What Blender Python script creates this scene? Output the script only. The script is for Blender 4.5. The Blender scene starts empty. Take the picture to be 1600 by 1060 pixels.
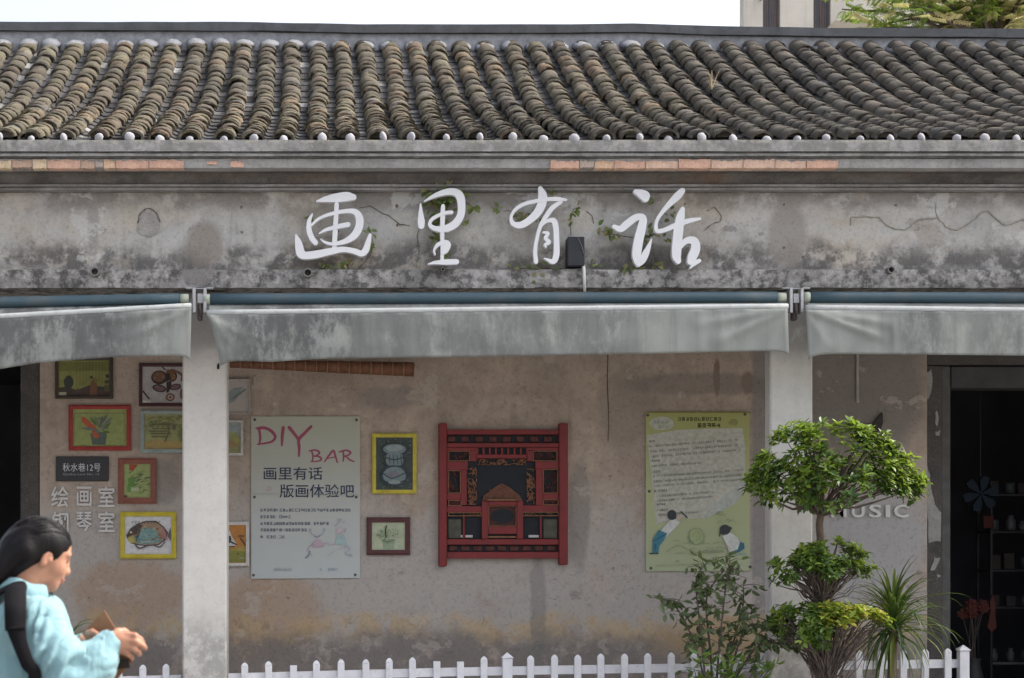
import bpy, bmesh, math, random
import numpy as np
from mathutils import Vector, Matrix, noise as mnoise

random.seed(7)
R = math.radians
SC = bpy.context.scene
COL = SC.collection

# ------------------------------------------------------------------ camera, light, exposure
F = 2520.0                 # focal length in photograph pixels (1600 wide)
CX, CY = 487.0, 870.0      # where the view axis meets the photograph
CAMY, EYE = -12.0, 1.5
cam = bpy.data.cameras.new('camera')
cam.sensor_width = 36.0
cam.lens = F / 1600 * 36
cam.shift_x = (800 - CX) / 1600
cam.shift_y = (CY - 530) / 1600
cam.clip_end = 400
cam.dof.use_dof = True
cam.dof.focus_distance = 12.2
cam.dof.aperture_fstop = 5.0
camo = bpy.data.objects.new('camera', cam)
camo.location = (0, CAMY, EYE)
camo.rotation_euler = (R(90), 0, 0)
COL.objects.link(camo)
SC.camera = camo

SUN_EL, SUN_AZ = 50.0, 3.5           # azimuth from +x towards +y
W = bpy.data.worlds.new('World')
SC.world = W
W.use_nodes = True
wn = W.node_tree
bg = wn.nodes['Background']
sky = wn.nodes.new('ShaderNodeTexSky')
sky.sky_type = 'NISHITA'
sky.sun_disc = False
sky.sun_elevation = R(SUN_EL)
sky.sun_rotation = R(90 - SUN_AZ)
sky.air_density = 1.0
sky.dust_density = 6.0
sky.ozone_density = 1.0
hz = wn.nodes.new('ShaderNodeHueSaturation')      # thin haze takes the blue out of the sky
hz.inputs['Saturation'].default_value = .45
wn.links.new(sky.outputs[0], hz.inputs['Color'])
wn.links.new(hz.outputs[0], bg.inputs[0])
bg.inputs[1].default_value = 0.15
sl = bpy.data.lights.new('sun', 'SUN')
sl.energy = 1.25
sl.angle = R(10)
sl.color = (1.0, .93, .82)
so = bpy.data.objects.new('sun', sl)
d = Vector((math.cos(R(SUN_EL)) * math.cos(R(SUN_AZ)), math.cos(R(SUN_EL)) * math.sin(R(SUN_AZ)), math.sin(R(SUN_EL))))
so.rotation_euler = d.to_track_quat('Z', 'Y').to_euler()
so.location = (20, 0, 30)
COL.objects.link(so)
SC.view_settings.view_transform = 'Standard'
SC.view_settings.look = 'None'
SC.view_settings.gamma = 1
SC.view_settings.use_curve_mapping = False
SC.view_settings.exposure = 1.36

# ------------------------------------------------------------------ helpers
def P(px, py, Y):
    """The place, on the vertical plane at depth Y, that the photograph shows at (px, py)."""
    k = (Y - CAMY) / F
    return Vector(((px - CX) * k, Y, EYE + (CY - py) * k))

def PX(px, Y): return (px - CX) * (Y - CAMY) / F
def PZ(py, Y): return EYE + (CY - py) * (Y - CAMY) / F

def tag(o, label=None, cat=None, group=None, kind=None):
    if label: o['label'] = label
    if cat: o['category'] = cat
    if group: o['group'] = group
    if kind: o['kind'] = kind
    return o

def empty(name, loc=(0, 0, 0), label=None, cat=None, group=None, rz=0):
    o = bpy.data.objects.new(name, None)
    o.location = loc
    o.rotation_euler = (0, 0, rz)
    o.empty_display_size = .1
    COL.objects.link(o)
    return tag(o, label, cat, group)

def link_obj(name, me, parent=None, loc=None, rot=None):
    o = bpy.data.objects.new(name, me)
    if parent is not None: o.parent = parent
    if loc is not None: o.location = loc
    if rot is not None: o.rotation_euler = rot
    COL.objects.link(o)
    return o

class MB:
    """Collects shapes; build() links them as one mesh object.  off = the point that becomes the local origin."""
    def __init__(s, off=(0, 0, 0)):
        s.v = []; s.f = []; s.m = []; s.off = Vector(off)
    def add(s, vs, fs, mi=0):
        b = len(s.v)
        s.v.extend((Vector(p) - s.off) for p in vs)
        for f in fs:
            s.f.append(tuple(b + i for i in f)); s.m.append(mi)
    def box(s, a, b, mi=0, bev=0.0):
        x0, y0, z0 = [min(a[i], b[i]) for i in range(3)]
        x1, y1, z1 = [max(a[i], b[i]) for i in range(3)]
        if bev <= 0:
            vs = [(x, y, z) for z in (z0, z1) for y in (y0, y1) for x in (x0, x1)]
            s.add(vs, [(0, 2, 3, 1), (4, 5, 7, 6), (0, 1, 5, 4), (2, 6, 7, 3), (0, 4, 6, 2), (1, 3, 7, 5)], mi)
            return
        bev = min(bev, (x1 - x0) * .45, (y1 - y0) * .45, (z1 - z0) * .45)
        bm = bmesh.new()
        bmesh.ops.create_cube(bm, size=1)
        for v in bm.verts:
            v.co = Vector(((x0 + x1) / 2 + v.co.x * (x1 - x0), (y0 + y1) / 2 + v.co.y * (y1 - y0), (z0 + z1) / 2 + v.co.z * (z1 - z0)))
        bmesh.ops.bevel(bm, geom=bm.edges[:], offset=bev, segments=1, affect='EDGES')
        bm.verts.index_update()
        s.add([v.co.copy() for v in bm.verts], [[v.index for v in f.verts] for f in bm.faces], mi)
        bm.free()
    def tube(s, pts, rad, n=8, mi=0, caps=True):
        pts = [Vector(p) for p in pts]
        rr = rad if isinstance(rad, (list, tuple)) else [rad] * len(pts)
        vs = []; fs = []
        t0 = (pts[1] - pts[0]).normalized()
        ref = Vector((0, 0, 1)) if abs(t0.z) < .9 else Vector((1, 0, 0))
        for i, p in enumerate(pts):
            t = (pts[min(i + 1, len(pts) - 1)] - pts[max(i - 1, 0)]).normalized()
            a = t.cross(ref)
            if a.length < 1e-5: a = t.orthogonal()
            a.normalize(); b = a.cross(t).normalized()
            ref = -t.cross(a) if False else b
            ref = b
            for k in range(n):
                an = 2 * math.pi * k / n
                vs.append(p + (a * math.cos(an) + b * math.sin(an)) * rr[i])
        for i in range(len(pts) - 1):
            for k in range(n):
                k2 = (k + 1) % n
                fs.append((i * n + k, i * n + k2, (i + 1) * n + k2, (i + 1) * n + k))
        if caps:
            fs.append(tuple(reversed(range(n)))); fs.append(tuple((len(pts) - 1) * n + k for k in range(n)))
        s.add(vs, fs, mi)
    def prism(s, poly, y0, y1, mi=0):
        """poly of (x, z) points, extruded between two depths (y0 the nearer)."""
        n = len(poly)
        ar = sum(poly[i][0] * poly[(i + 1) % n][1] - poly[(i + 1) % n][0] * poly[i][1] for i in range(n))
        if ar < 0: poly = poly[::-1]
        vs = [(x, y0, z) for x, z in poly] + [(x, y1, z) for x, z in poly]
        fs = [tuple(range(n)), tuple(reversed(range(n, 2 * n)))]
        fs += [(i, i + n, (i + 1) % n + n, (i + 1) % n) for i in range(n)]
        s.add(vs, fs, mi)
    def build(s, name, mats, parent=None, smooth=False, kind=None, loc=None):
        me = bpy.data.meshes.new(name)
        me.from_pydata([tuple(v) for v in s.v], [], s.f)
        for m in (mats if isinstance(mats, (list, tuple)) else [mats]): me.materials.append(m)
        if len(me.materials) > 1: me.polygons.foreach_set('material_index', s.m)
        if smooth: me.polygons.foreach_set('use_smooth', [True] * len(me.polygons))
        me.update()
        if loc is None:
            loc = s.off.copy(); q = parent
            while q is not None: loc -= q.location; q = q.parent
        o = link_obj(name, me, parent, loc)
        if kind: o['kind'] = kind
        return o

def bx(name, a, b, m, parent=None, bev=0.0, off=(0, 0, 0), kind=None):
    k = MB(off); k.box(a, b, 0, bev)
    return k.build(name, m, parent, kind=kind)

def catmull(pts, n=8):
    pts = [np.array(p, float) for p in pts]
    if len(pts) < 3:
        return [pts[0] + (pts[-1] - pts[0]) * t for t in np.linspace(0, 1, n + 1)]
    ext = [2 * pts[0] - pts[1]] + pts + [2 * pts[-1] - pts[-2]]
    out = []
    for i in range(1, len(ext) - 2):
        p0, p1, p2, p3 = ext[i - 1:i + 3]
        for k in range(n):
            t = k / n
            out.append(.5 * ((2 * p1) + (-p0 + p2) * t + (2 * p0 - 5 * p1 + 4 * p2 - p3) * t * t + (-p0 + 3 * p1 - 3 * p2 + p3) * t ** 3))
    out.append(pts[-1])
    return out

def ribbon(pts, n=8, cap=5):
    """Outline strips for a brush stroke of (x, z, half width): list of (left, right) pairs, with round ends."""
    c = catmull(pts, n)
    P2 = [np.array(p[:2]) for p in c]; w = [max(float(p[2]), 1e-4) for p in c]
    out = []
    tn = []
    for i in range(len(P2)):
        t = P2[min(i + 1, len(P2) - 1)] - P2[max(i - 1, 0)]
        t = t / (np.linalg.norm(t) + 1e-9); tn.append(t)
    for k in range(cap, 0, -1):
        a = math.pi / 2 * k / (cap + .3)
        t = tn[0]; nn = np.array([-t[1], t[0]])
        q = P2[0] - t * w[0] * math.sin(a)
        out.append((q + nn * w[0] * math.cos(a), q - nn * w[0] * math.cos(a)))
    for p, t, r in zip(P2, tn, w):
        nn = np.array([-t[1], t[0]])
        out.append((p + nn * r, p - nn * r))
    for k in range(1, cap + 1):
        a = math.pi / 2 * k / (cap + .3)
        t = tn[-1]; nn = np.array([-t[1], t[0]])
        q = P2[-1] + t * w[-1] * math.sin(a)
        out.append((q + nn * w[-1] * math.cos(a), q - nn * w[-1] * math.cos(a)))
    return out

def stroke_solid(mb, pts, y0, y1, mi=0, n=8):
    rb = ribbon(pts, n)
    vs = []
    for i_, (l, r) in enumerate(rb):
        y0 -= 4e-5
        vs += [(l[0], y0, l[1]), (r[0], y0, r[1]), (l[0], y1, l[1]), (r[0], y1, r[1])]
    fs = []
    m = len(rb)
    for i in range(m - 1):
        a = 4 * i; b = a + 4
        fs += [(a, b, b + 1, a + 1), (a + 2, a + 3, b + 3, b + 2), (a, a + 2, b + 2, b), (a + 1, b + 1, b + 3, a + 3)]
    fs += [(0, 1, 3, 2), (4 * m - 4, 4 * m - 2, 4 * m - 1, 4 * m - 3)]
    mb.add(vs, fs, mi)

# ------------------------------------------------------------------ materials
class NT:
    def __init__(s, name):
        s.m = bpy.data.materials.new(name); s.m.use_nodes = True
        s.t = s.m.node_tree; s.b = s.t.nodes['Principled BSDF']
        s._tc = None
    def n(s, typ, **kw):
        x = s.t.nodes.new(typ)
        for k, v in kw.items(): setattr(x, k, v)
        return x
    def l(s, a, b): s.t.links.new(a, b)
    def obj(s):
        if s._tc is None: s._tc = s.n('ShaderNodeTexCoord')
        return s._tc.outputs['Object']
    def put(s, sock, v):
        if isinstance(v, (int, float)): sock.default_value = v
        elif isinstance(v, (tuple, list)): sock.default_value = tuple(v) + ((1,) if len(v) == 3 and len(sock.default_value) == 4 else ())
        else: s.l(v, sock)
    def scaled(s, sc, loc=(0, 0, 0), src=None):
        m = s.n('ShaderNodeMapping'); s.l(src or s.obj(), m.inputs[0])
        m.inputs['Scale'].default_value = sc; m.inputs['Location'].default_value = loc
        return m.outputs[0]
    def noise(s, scale, detail=6, rough=.6, vec=None, dist=0.0):
        x = s.n('ShaderNodeTexNoise'); s.l(vec or s.obj(), x.inputs['Vector'])
        x.inputs['Scale'].default_value = scale; x.inputs['Detail'].default_value = detail
        x.inputs['Roughness'].default_value = rough; x.inputs['Distortion'].default_value = dist
        return x.outputs['Fac']
    def mathn(s, op, a, b=0.0, clamp=False):
        x = s.n('ShaderNodeMath', operation=op); x.use_clamp = clamp
        s.put(x.inputs[0], a); s.put(x.inputs[1], b)
        return x.outputs[0]
    def mr(s, v, a, b, c=0.0, dd=1.0, smooth=True):
        x = s.n('ShaderNodeMapRange'); x.interpolation_type = 'SMOOTHSTEP' if smooth else 'LINEAR'
        s.put(x.inputs[0], v)
        for i, q in enumerate((a, b, c, dd)): s.put(x.inputs[1 + i], q)
        return x.outputs[0]
    def mix(s, f, a, b, mode='MIX'):
        x = s.n('ShaderNodeMix', data_type='RGBA', blend_type=mode)
        s.put(x.inputs[0], f); s.put(x.inputs[6], a); s.put(x.inputs[7], b)
        return x.outputs[2]
    def ramp(s, v, stops):
        x = s.n('ShaderNodeValToRGB'); s.l(v, x.inputs[0])
        e = x.color_ramp.elements
        while len(e) < len(stops): e.new(.5)
        for i, (p, c) in enumerate(stops):
            e[i].position = p; e[i].color = tuple(c) + (1,)
        return x.outputs[0]
    def bump(s, h, strength=.3, dist=.01, prev=None):
        x = s.n('ShaderNodeBump'); x.inputs['Strength'].default_value = strength; x.inputs['Distance'].default_value = dist
        s.l(h, x.inputs['Height'])
        if prev is not None: s.l(prev, x.inputs['Normal'])
        s.l(x.outputs[0], s.b.inputs['Normal'])
        return x.outputs[0]
    def done(s, col=None, rough=.8, spec=.3, metal=0.0):
        if col is not None: s.put(s.b.inputs['Base Color'], col)
        s.put(s.b.inputs['Roughness'], rough)
        s.b.inputs['Specular IOR Level'].default_value = spec
        s.b.inputs['Metallic'].default_value = metal
        return s.m

def plain(name, col, rough=.6, var=.18, scale=9.0, spec=.3, metal=0.0, bump=.0, dirt=None):
    k = NT(name)
    n1 = k.noise(scale, 5)
    lo = tuple(c * (1 - var) for c in col); hi = tuple(min(1, c * (1 + var)) for c in col)
    c = k.ramp(n1, [(.3, lo), (.7, hi)])
    if dirt:
        n2 = k.noise(scale * 3.1, 6, .7)
        c = k.mix(k.mr(n2, .52, .72, 0, .7), c, dirt)
    if bump: k.bump(k.noise(scale * 8, 4), bump, .004)
    return k.done(c, rough, spec, metal)

def weathered(name, c1, c2, stains=(), fine=.25, streak=.35, streak_col=(.08, .075, .07), bump=.35, bumpd=.012, rough=.92, cscale=1.3, warm=None, peel=(), grit=.3):
    """Old plaster: blotches, fine grain, water streaks and stains that have a place of their own on the wall.
    stains: ('band', z0, z1, soft, wobble, colour, amount, noise scale, threshold) or ('blob', x, z, rx, rz, wobble, colour, amount)."""
    k = NT(name)
    sep = k.n('ShaderNodeSeparateXYZ'); k.l(k.obj(), sep.inputs[0])
    X, Z = sep.outputs[0], sep.outputs[2]
    big = k.noise(cscale, 7, .62, dist=.4)
    col = k.ramp(big, [(.33, c2), (.62, c1)])
    if warm: col = k.mix(k.mr(k.noise(cscale * .8, 5, .6, k.scaled((1, 1, 1.7), (7, 3, 5))), .48, .68, 0, .75), col, warm)
    med = k.noise(cscale * 7, 6, .65)
    col = k.mix(k.mr(med, .35, .75, 0, fine), col, tuple(x * .55 for x in c2))
    wob = k.mathn('SUBTRACT', k.noise(2.3, 6, .68, k.scaled((1, 1, 1), (3, 1, 9))), .5)
    wob2 = k.mathn('SUBTRACT', k.noise(6.5, 6, .7, k.scaled((1, 1, 1), (13, 1, 2))), .5)
    wsum = k.mathn('ADD', wob, k.mathn('MULTIPLY', wob2, .5))
    if streak:
        st = k.noise(1.0, 5, .6, k.scaled((9, 9, .55)))
        st2 = k.mr(k.noise(.9, 4, .5, k.scaled((1, 1, .8), (5, 5, 5))), .42, .66)
        col = k.mix(k.mathn('MULTIPLY', k.mr(st, .5, .72, 0, streak), st2), col, streak_col)
    for s in stains:
        if s[0] == 'band':
            _, z0, z1, soft, amp, c, am, sc, th = s
            zz = k.mathn('ADD', Z, k.mathn('MULTIPLY', wsum, amp))
            m = k.mathn('MULTIPLY', k.mr(zz, z0 - soft, z0 + soft), k.mr(zz, z1 - soft, z1 + soft, 1, 0))
            nn = k.noise(sc, 7, .7, k.scaled((1, 1, 1), (z0 * 3, 4, 1)))
            m = k.mathn('MULTIPLY', m, k.mr(nn, th - .08, th + .08, 0, am))
        else:
            _, x0, z0, rx, rz, amp, c, am = s
            dx = k.mathn('DIVIDE', k.mathn('SUBTRACT', X, x0), rx)
            dz = k.mathn('DIVIDE', k.mathn('SUBTRACT', Z, z0), rz)
            rr = k.mathn('SQRT', k.mathn('ADD', k.mathn('MULTIPLY', dx, dx), k.mathn('MULTIPLY', dz, dz)))
            rr = k.mathn('ADD', rr, k.mathn('MULTIPLY', wsum, amp))
            m = k.mr(rr, 1.15, .7, 0, am)
        col = k.mix(m, col, c)
    h = k.mathn('MULTIPLY', med, .7)
    for i, (pc, ps, pt, pa) in enumerate(peel):      # skins of plaster or paint with crisp broken edges
        pn = k.noise(ps, 9, .66, k.scaled((1, 1, 1.25), (i * 7.3 + 2, 1, i * 3.1)), .25)
        pm = k.mr(pn, pt - .012, pt + .012, 0, 1)
        col = k.mix(k.mathn('MULTIPLY', pm, pa), col, pc)
        h = k.mathn('ADD', h, k.mathn('MULTIPLY', pm, .5))
    gr = k.noise(38, 6, .75)
    gr2 = k.noise(120, 3, .6)
    col = k.mix(k.mr(gr, .50, .68, 0, grit), col, (.06, .056, .052))
    col = k.mix(k.mr(gr2, .56, .70, 0, grit * .5), col, (.62, .60, .57))
    h = k.mathn('ADD', h, k.mathn('MULTIPLY', gr, .3))
    k.bump(h, bump, bumpd)
    return k.done(col, rough, .15)

def leafmat(name, c_lo, c_hi, rough=.45, trans=.35):
    k = NT(name)
    g = k.n('ShaderNodeNewGeometry'); oi = k.n('ShaderNodeObjectInfo')
    r = k.mathn('FRACT', k.mathn('ADD', g.outputs['Random Per Island'], oi.outputs['Random']))
    c = k.ramp(r, [(0, c_lo), (1, c_hi)])
    k.put(k.b.inputs['Base Color'], c); k.b.inputs['Roughness'].default_value = rough
    k.b.inputs['Specular IOR Level'].default_value = .4
    tr = k.n('ShaderNodeBsdfTranslucent'); k.l(k.mix(.5, c, (.3, .4, .03), 'MIX'), tr.inputs[0])
    ms = k.n('ShaderNodeMixShader'); ms.inputs[0].default_value = trans
    out = k.t.nodes['Material Output']
    k.l(k.b.outputs[0], ms.inputs[1]); k.l(tr.outputs[0], ms.inputs[2]); k.l(ms.outputs[0], out.inputs[0])
    return k.m

_flat = {}
def ink(col, rough=.6):
    """Printed or painted colour with a little brushy unevenness."""
    key = tuple(round(c, 3) for c in col) + (rough,)
    if key not in _flat:
        _flat[key] = plain('paint', col, rough, .16, 30, .25)
    return _flat[key]
# ------------------------------------------------------------------ material library
M = {}
M['panel'] = weathered('weathered_fascia_plaster', (.50, .485, .465), (.35, .34, .33), fine=.42, streak=.5, warm=(.47, .41, .33), peel=(((.56, .56, .555), 1.7, .60, .5), ((.30, .27, .235), 2.4, .63, .55), ((.20, .19, .18), 5.5, .66, .6)), stains=(
    ('band', 3.60, 3.80, .075, .36, (.075, .072, .07), .8, 5.0, .46),
    ('band', 4.10, 4.40, .06, .2, (.17, .155, .14), .75, 2.2, .45),
    ('band', 3.86, 3.98, .06, .28, (.45, .46, .46), .6, 1.6, .5),
    ('blob', PX(320, 0), PZ(382, 0), .16, .18, .5, (.235, .205, .18), .8),
    ('blob', PX(145, 0), PZ(350, 0), .045, .32, .9, (.26, .25, .24), .6),
    ('blob', PX(640, 0), PZ(350, 0), .16, .10, .8, (.5, .47, .43), .5),
    ('blob', PX(1230, 0), PZ(370, 0), .15, .3, .4, (.27, .25, .23), .8),
    ('blob', PX(905, 0), PZ(345, 0), .13, .1, .7, (.5, .47, .42), .6),
    ('blob', PX(690, 0), PZ(330, 0), .2, .25, .8, (.2, .19, .18), .45),
    ('blob', PX(1020, 0), PZ(400, 0), .5, .1, .9, (.1, .095, .09), .6)))
M['ledge'] = weathered('mottled_ledge_concrete', (.37, .36, .355), (.20, .195, .19), fine=.5, streak=.2, cscale=3.5, bump=.6, bumpd=.02, stains=(
    ('band', 3.4, 3.75, .02, .1, (.06, .058, .057), .85, 9.0, .52),
    ('band', 3.4, 3.75, .02, .1, (.46, .45, .44), .6, 14.0, .57),
    ('blob', PX(308, -.1), PZ(428, -.1), .13, .09, .15, (.2, .19, .185), .95)))
M['crown'] = weathered('grey_cornice_concrete', (.37, .365, .36), (.26, .255, .25), fine=.45, streak=.5, cscale=2.2, bump=.5, stains=(
    ('band', 4.40, 4.56, .015, .1, (.12, .12, .115), .5, 8.0, .5),
    ('band', 4.50, 4.6, .012, .03, (.5, .46, .38), .5, 10.0, .5)))
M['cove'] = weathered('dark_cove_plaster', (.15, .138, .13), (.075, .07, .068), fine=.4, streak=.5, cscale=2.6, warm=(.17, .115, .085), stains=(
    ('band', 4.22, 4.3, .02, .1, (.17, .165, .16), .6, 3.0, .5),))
M['moulding'] = weathered('grey_moulding_plaster', (.32, .31, .31), (.18, .175, .17), fine=.4, streak=.3, cscale=3.0)
M['backwall'] = weathered('stained_plaster_with_shade_strip', (.49, .395, .325), (.35, .29, .245), peel=(((.50, .44, .39), 2.2, .60, .45), ((.24, .20, .175), 3.4, .645, .5), ((.42, .27, .17), 2.9, .69, .6), ((.13, .12, .11), 9.0, .69, .7), ((.55, .50, .46), 12.0, .70, .6)), fine=.34, streak=.62, streak_col=(.15, .13, .115), cscale=1.5, warm=(.38, .30, .255), bump=.4, bumpd=.015, stains=(
    ('band', .7, 1.95, .35, .9, (.43, .405, .385), .8, 1.6, .40),
    ('blob', PX(1120, 1.3), PZ(595, 1.3), .03, .20, 2.2, (.18, .10, .06), .7), ('blob', PX(1168, 1.3), PZ(597, 1.3), .06, .10, 1.2, (.18, .10, .06), .6), ('blob', PX(975, 1.3), PZ(640, 1.3), .25, .35, 1.2, (.27, .235, .21), .5),
    ('blob', PX(205, 1.3), PZ(930, 1.3), .5, .3, 1.3, (.40, .25, .15), .55), ('blob', PX(1360, 1.3), PZ(850, 1.3), .5, .5, .5, (.38, .375, .38), .8),
    ('blob', PX(1188, 1.3), PZ(760, 1.3), .075, 3.0, .05, (.24, .225, .225), .75),  # grey strip: the column's shaded side face, painted into the wall colour
    ('blob', PX(420, 1.3), PZ(960, 1.3), .5, .38, .8, (.40, .24, .13), .5),
    ('band', .80, 1.02, .05, .34, (.50, .36, .20), .66, 3.6, .48),
    ('band', .3, .84, .10, .42, (.20, .178, .165), .8, 3.6, .40),
    ('blob', PX(840, 1.3), PZ(950, 1.3), .07, .5, 1.4, (.2, .19, .18), .5),
    ('blob', PX(905, 1.3), PZ(800, 1.3), .10, .5, .8, (.17, .165, .16), .5),
    ('blob', PX(610, 1.3), PZ(622, 1.3), .35, .10, 1.8, (.22, .21, .21), .5),
    ('blob', PX(200, 1.3), PZ(640, 1.3), .5, .35, .6, (.40, .33, .29), .5),
    ('blob', PX(250, 1.3), PZ(750, 1.3), .2, .2, .7, (.16, .15, .15), .45),
    ('blob', PX(1340, 1.3), PZ(600, 1.3), .62, .75, .4, (.215, .195, .18), .9),
    ('blob', PX(1100, 1.3), PZ(600, 1.3), .7, .1, .9, (.21, .19, .18), .6),
    ('blob', PX(1190, 1.3), PZ(1000, 1.3), .9, .22, .7, (.44, .30, .15), .6)))
M['column'] = weathered('whitewashed_column_plaster', (.63, .61, .58), (.53, .51, .485), fine=.16, grit=.12, streak=.22, streak_col=(.2, .19, .18), cscale=1.1, bump=.2, stains=(
    ('band', .3, .98, .14, .55, (.30, .29, .275), .75, 5.5, .48),
    ('band', 3.0, 3.6, .12, .25, (.22, .215, .21), .75, 2.0, .35)))
M['ceiling'] = plain('veranda_ceiling_plaster', (.30, .29, .27), .9, .25, 2)
M['jamb'] = weathered('peeling_door_jamb', (.10, .09, .085), (.065, .06, .058), fine=.3, streak=.3, cscale=3)
M['peel'] = weathered('flaking_whitewash', (.34, .33, .31), (.27, .26, .25), fine=.3, streak=0, cscale=6)
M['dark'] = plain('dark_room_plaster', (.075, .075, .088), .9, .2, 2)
M['lintel'] = plain('dark_lintel_wood', (.055, .053, .055), .7, .25, 6)

def tile_mat(name, stops, lichen, dark, grey=(.072, .068, .065)):
    k = NT(name)
    g = k.n('ShaderNodeNewGeometry'); oi = k.n('ShaderNodeObjectInfo')
    r = k.mathn('FRACT', k.mathn('ADD', k.mathn('MULTIPLY', g.outputs['Random Per Island'], 3.7), oi.outputs['Random']))
    c = k.ramp(r, stops)
    pos = k.n('ShaderNodeNewGeometry').outputs['Position']
    n1 = k.noise(5, 6, .65, pos); n2 = k.noise(26, 5, .7, pos)
    c = k.mix(k.mr(n1, .5, .7, 0, .7), c, lichen)
    c = k.mix(k.mr(n2, .46, .7, 0, .65), c, dark)
    c = k.mix(k.mr(k.noise(.55, 3, .5, pos), .4, .6, 0, .4), c, (.062, .058, .055))
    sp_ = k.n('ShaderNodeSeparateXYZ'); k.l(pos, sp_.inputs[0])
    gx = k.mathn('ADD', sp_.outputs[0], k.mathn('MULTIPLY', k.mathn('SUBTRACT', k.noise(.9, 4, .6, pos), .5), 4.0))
    c = k.mix(k.mr(gx, 1.0, 4.2, 0, .62), c, grey)       # the courses turn darker and greyer towards this end
    k.bump(n2, .5, .008)
    return k.done(c, .92, .15)
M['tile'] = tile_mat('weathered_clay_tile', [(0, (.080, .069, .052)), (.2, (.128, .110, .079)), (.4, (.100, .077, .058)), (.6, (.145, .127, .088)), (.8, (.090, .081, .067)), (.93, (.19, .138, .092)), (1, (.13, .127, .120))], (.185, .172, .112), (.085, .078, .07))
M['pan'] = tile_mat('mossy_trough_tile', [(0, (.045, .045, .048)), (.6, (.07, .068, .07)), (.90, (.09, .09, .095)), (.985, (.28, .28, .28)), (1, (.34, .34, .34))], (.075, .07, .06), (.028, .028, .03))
M['mortar'] = plain('pale_lime_mortar', (.30, .305, .33), .9, .28, 14, bump=.3, dirt=(.15, .15, .155))
M['plug'] = plain('whitewashed_mortar', (.30, .30, .325), .9, .2, 20, bump=.2, dirt=(.35, .34, .33))
M['ridge'] = plain('dark_ridge_mortar', (.095, .10, .108), .9, .25, 5, bump=.3, dirt=(.055, .058, .06))
M['white_paint'] = plain('white_sign_metal', (.66, .67, .70), .5, .04, 6, .4)

# ------------------------------------------------------------------ ground
gm = NT('concrete_paving')
br = gm.n('ShaderNodeTexBrick'); gm.l(gm.scaled((1.6, 1.6, 1)), br.inputs[0])
br.inputs['Color1'].default_value = (.30, .285, .265, 1); br.inputs['Color2'].default_value = (.25, .24, .225, 1)
br.inputs['Mortar'].default_value = (.13, .125, .12, 1); br.inputs['Mortar Size'].default_value = .012
gm.bump(gm.noise(30, 5), .3, .005)
gmat = gm.done(gm.mix(gm.mr(gm.noise(.8, 6), .4, .7, 0, .5), br.outputs[0], (.2, .19, .175)), .9, .2)
k = MB(); k.add([(-150, -150, 0), (150, -150, 0), (150, 150, 0), (-150, 150, 0)], [(0, 1, 2, 3)])
tag(k.build('ground', gmat), kind='structure')
bedm = plain('planting_soil', (.07, .052, .04), .95, .35, 12, bump=.8)
bed = MB(); bed.box((2.2, -1.0, -.05), (5.6, -.15, .10), 0, .02)
tag(bed.build('planting_bed', bedm), kind='structure')
vf = bx('veranda_floor', (-4.6, .0, -.02), (9, 1.3, .12), plain('veranda_cement', (.24, .23, .215), .85, .2, 4), None, .01)
tag(vf, kind='structure')

# ------------------------------------------------------------------ the old house
house = empty('arcade_house', (0, 0, 0), 'old single storey arcade house with clay tile roof and stained grey plaster', 'house')
X0, X1 = -4.6, 9.0

def extr(name, prof, mats, seg_m=None, amp=.0025, step=.10, seed=0):
    """A moulding: closed (Y, z) profile run along the facade with slightly uneven edges."""
    mb = MB(); n = len(prof)
    xs = np.arange(X0, X1 + step, step)
    vs = []
    for i, x in enumerate(xs):
        for j, (y, z) in enumerate(prof):
            q = Vector((x * 2.3, j * 3.1 + seed, 0))
            q2 = Vector((x * 9, j * 5.1 + seed, 4))
            dy = mnoise.noise(q) * amp + mnoise.noise(q2) * amp * .8
            dz = mnoise.noise(q + Vector((0, 0, 9))) * amp + mnoise.noise(q2 + Vector((0, 0, 9))) * amp
            vs.append((x, y + dy, z + dz))
    fs = []; 
    for i in range(len(xs) - 1):
        for j in range(n):
            j2 = (j + 1) % n
            fs.append((i * n + j, (i + 1) * n + j, (i + 1) * n + j2, i * n + j2))
    fs.append(tuple(range(n))); fs.append(tuple(reversed(range((len(xs) - 1) * n, len(xs) * n))))
    mb.add(vs, fs)
    return mb.build(name, mats, house)

def z_(py, Y): return PZ(py, Y)
extr('cornice_crown', [(-.32, z_(219, -.32)), (-.32, z_(236.5, -.32)), (-.28, z_(237, -.28)), (-.28, z_(240, -.28)), (-.305, z_(240, -.305)), (-.305, z_(244, -.305)),
                       (-.25, z_(244.5, -.25)), (-.25, z_(248, -.25)), (.2, z_(248, -.25)), (.2, z_(219, -.32))], M['crown'], seed=1)
extr('cornice_band', [(-.27, z_(248.5, -.27)), (-.27, z_(262.5, -.27)), (.2, z_(262.5, -.27)), (.2, z_(248.5, -.27))], M['crown'], seed=2)
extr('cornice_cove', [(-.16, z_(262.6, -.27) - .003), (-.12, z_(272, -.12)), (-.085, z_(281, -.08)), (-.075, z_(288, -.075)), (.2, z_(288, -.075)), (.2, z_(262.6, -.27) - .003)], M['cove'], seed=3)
extr('moulding', [(-.095, z_(288.4, -.09)), (-.095, z_(292, -.09)), (-.06, z_(292.5, -.06)), (-.075, z_(293.5, -.07)), (-.075, z_(297.5, -.07)), (.2, z_(297.5, -.07)), (.2, z_(288.4, -.09))], M['moulding'], seed=4)
extr('fascia_panel', [(0, z_(298, -.07)), (0.004, z_(340, 0)), (0.004, z_(380, 0)), (0, z_(420.5, -.10)), (.22, z_(420.5, -.10)), (.22, z_(298, -.07))], M['panel'], amp=.004, seed=5)
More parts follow.
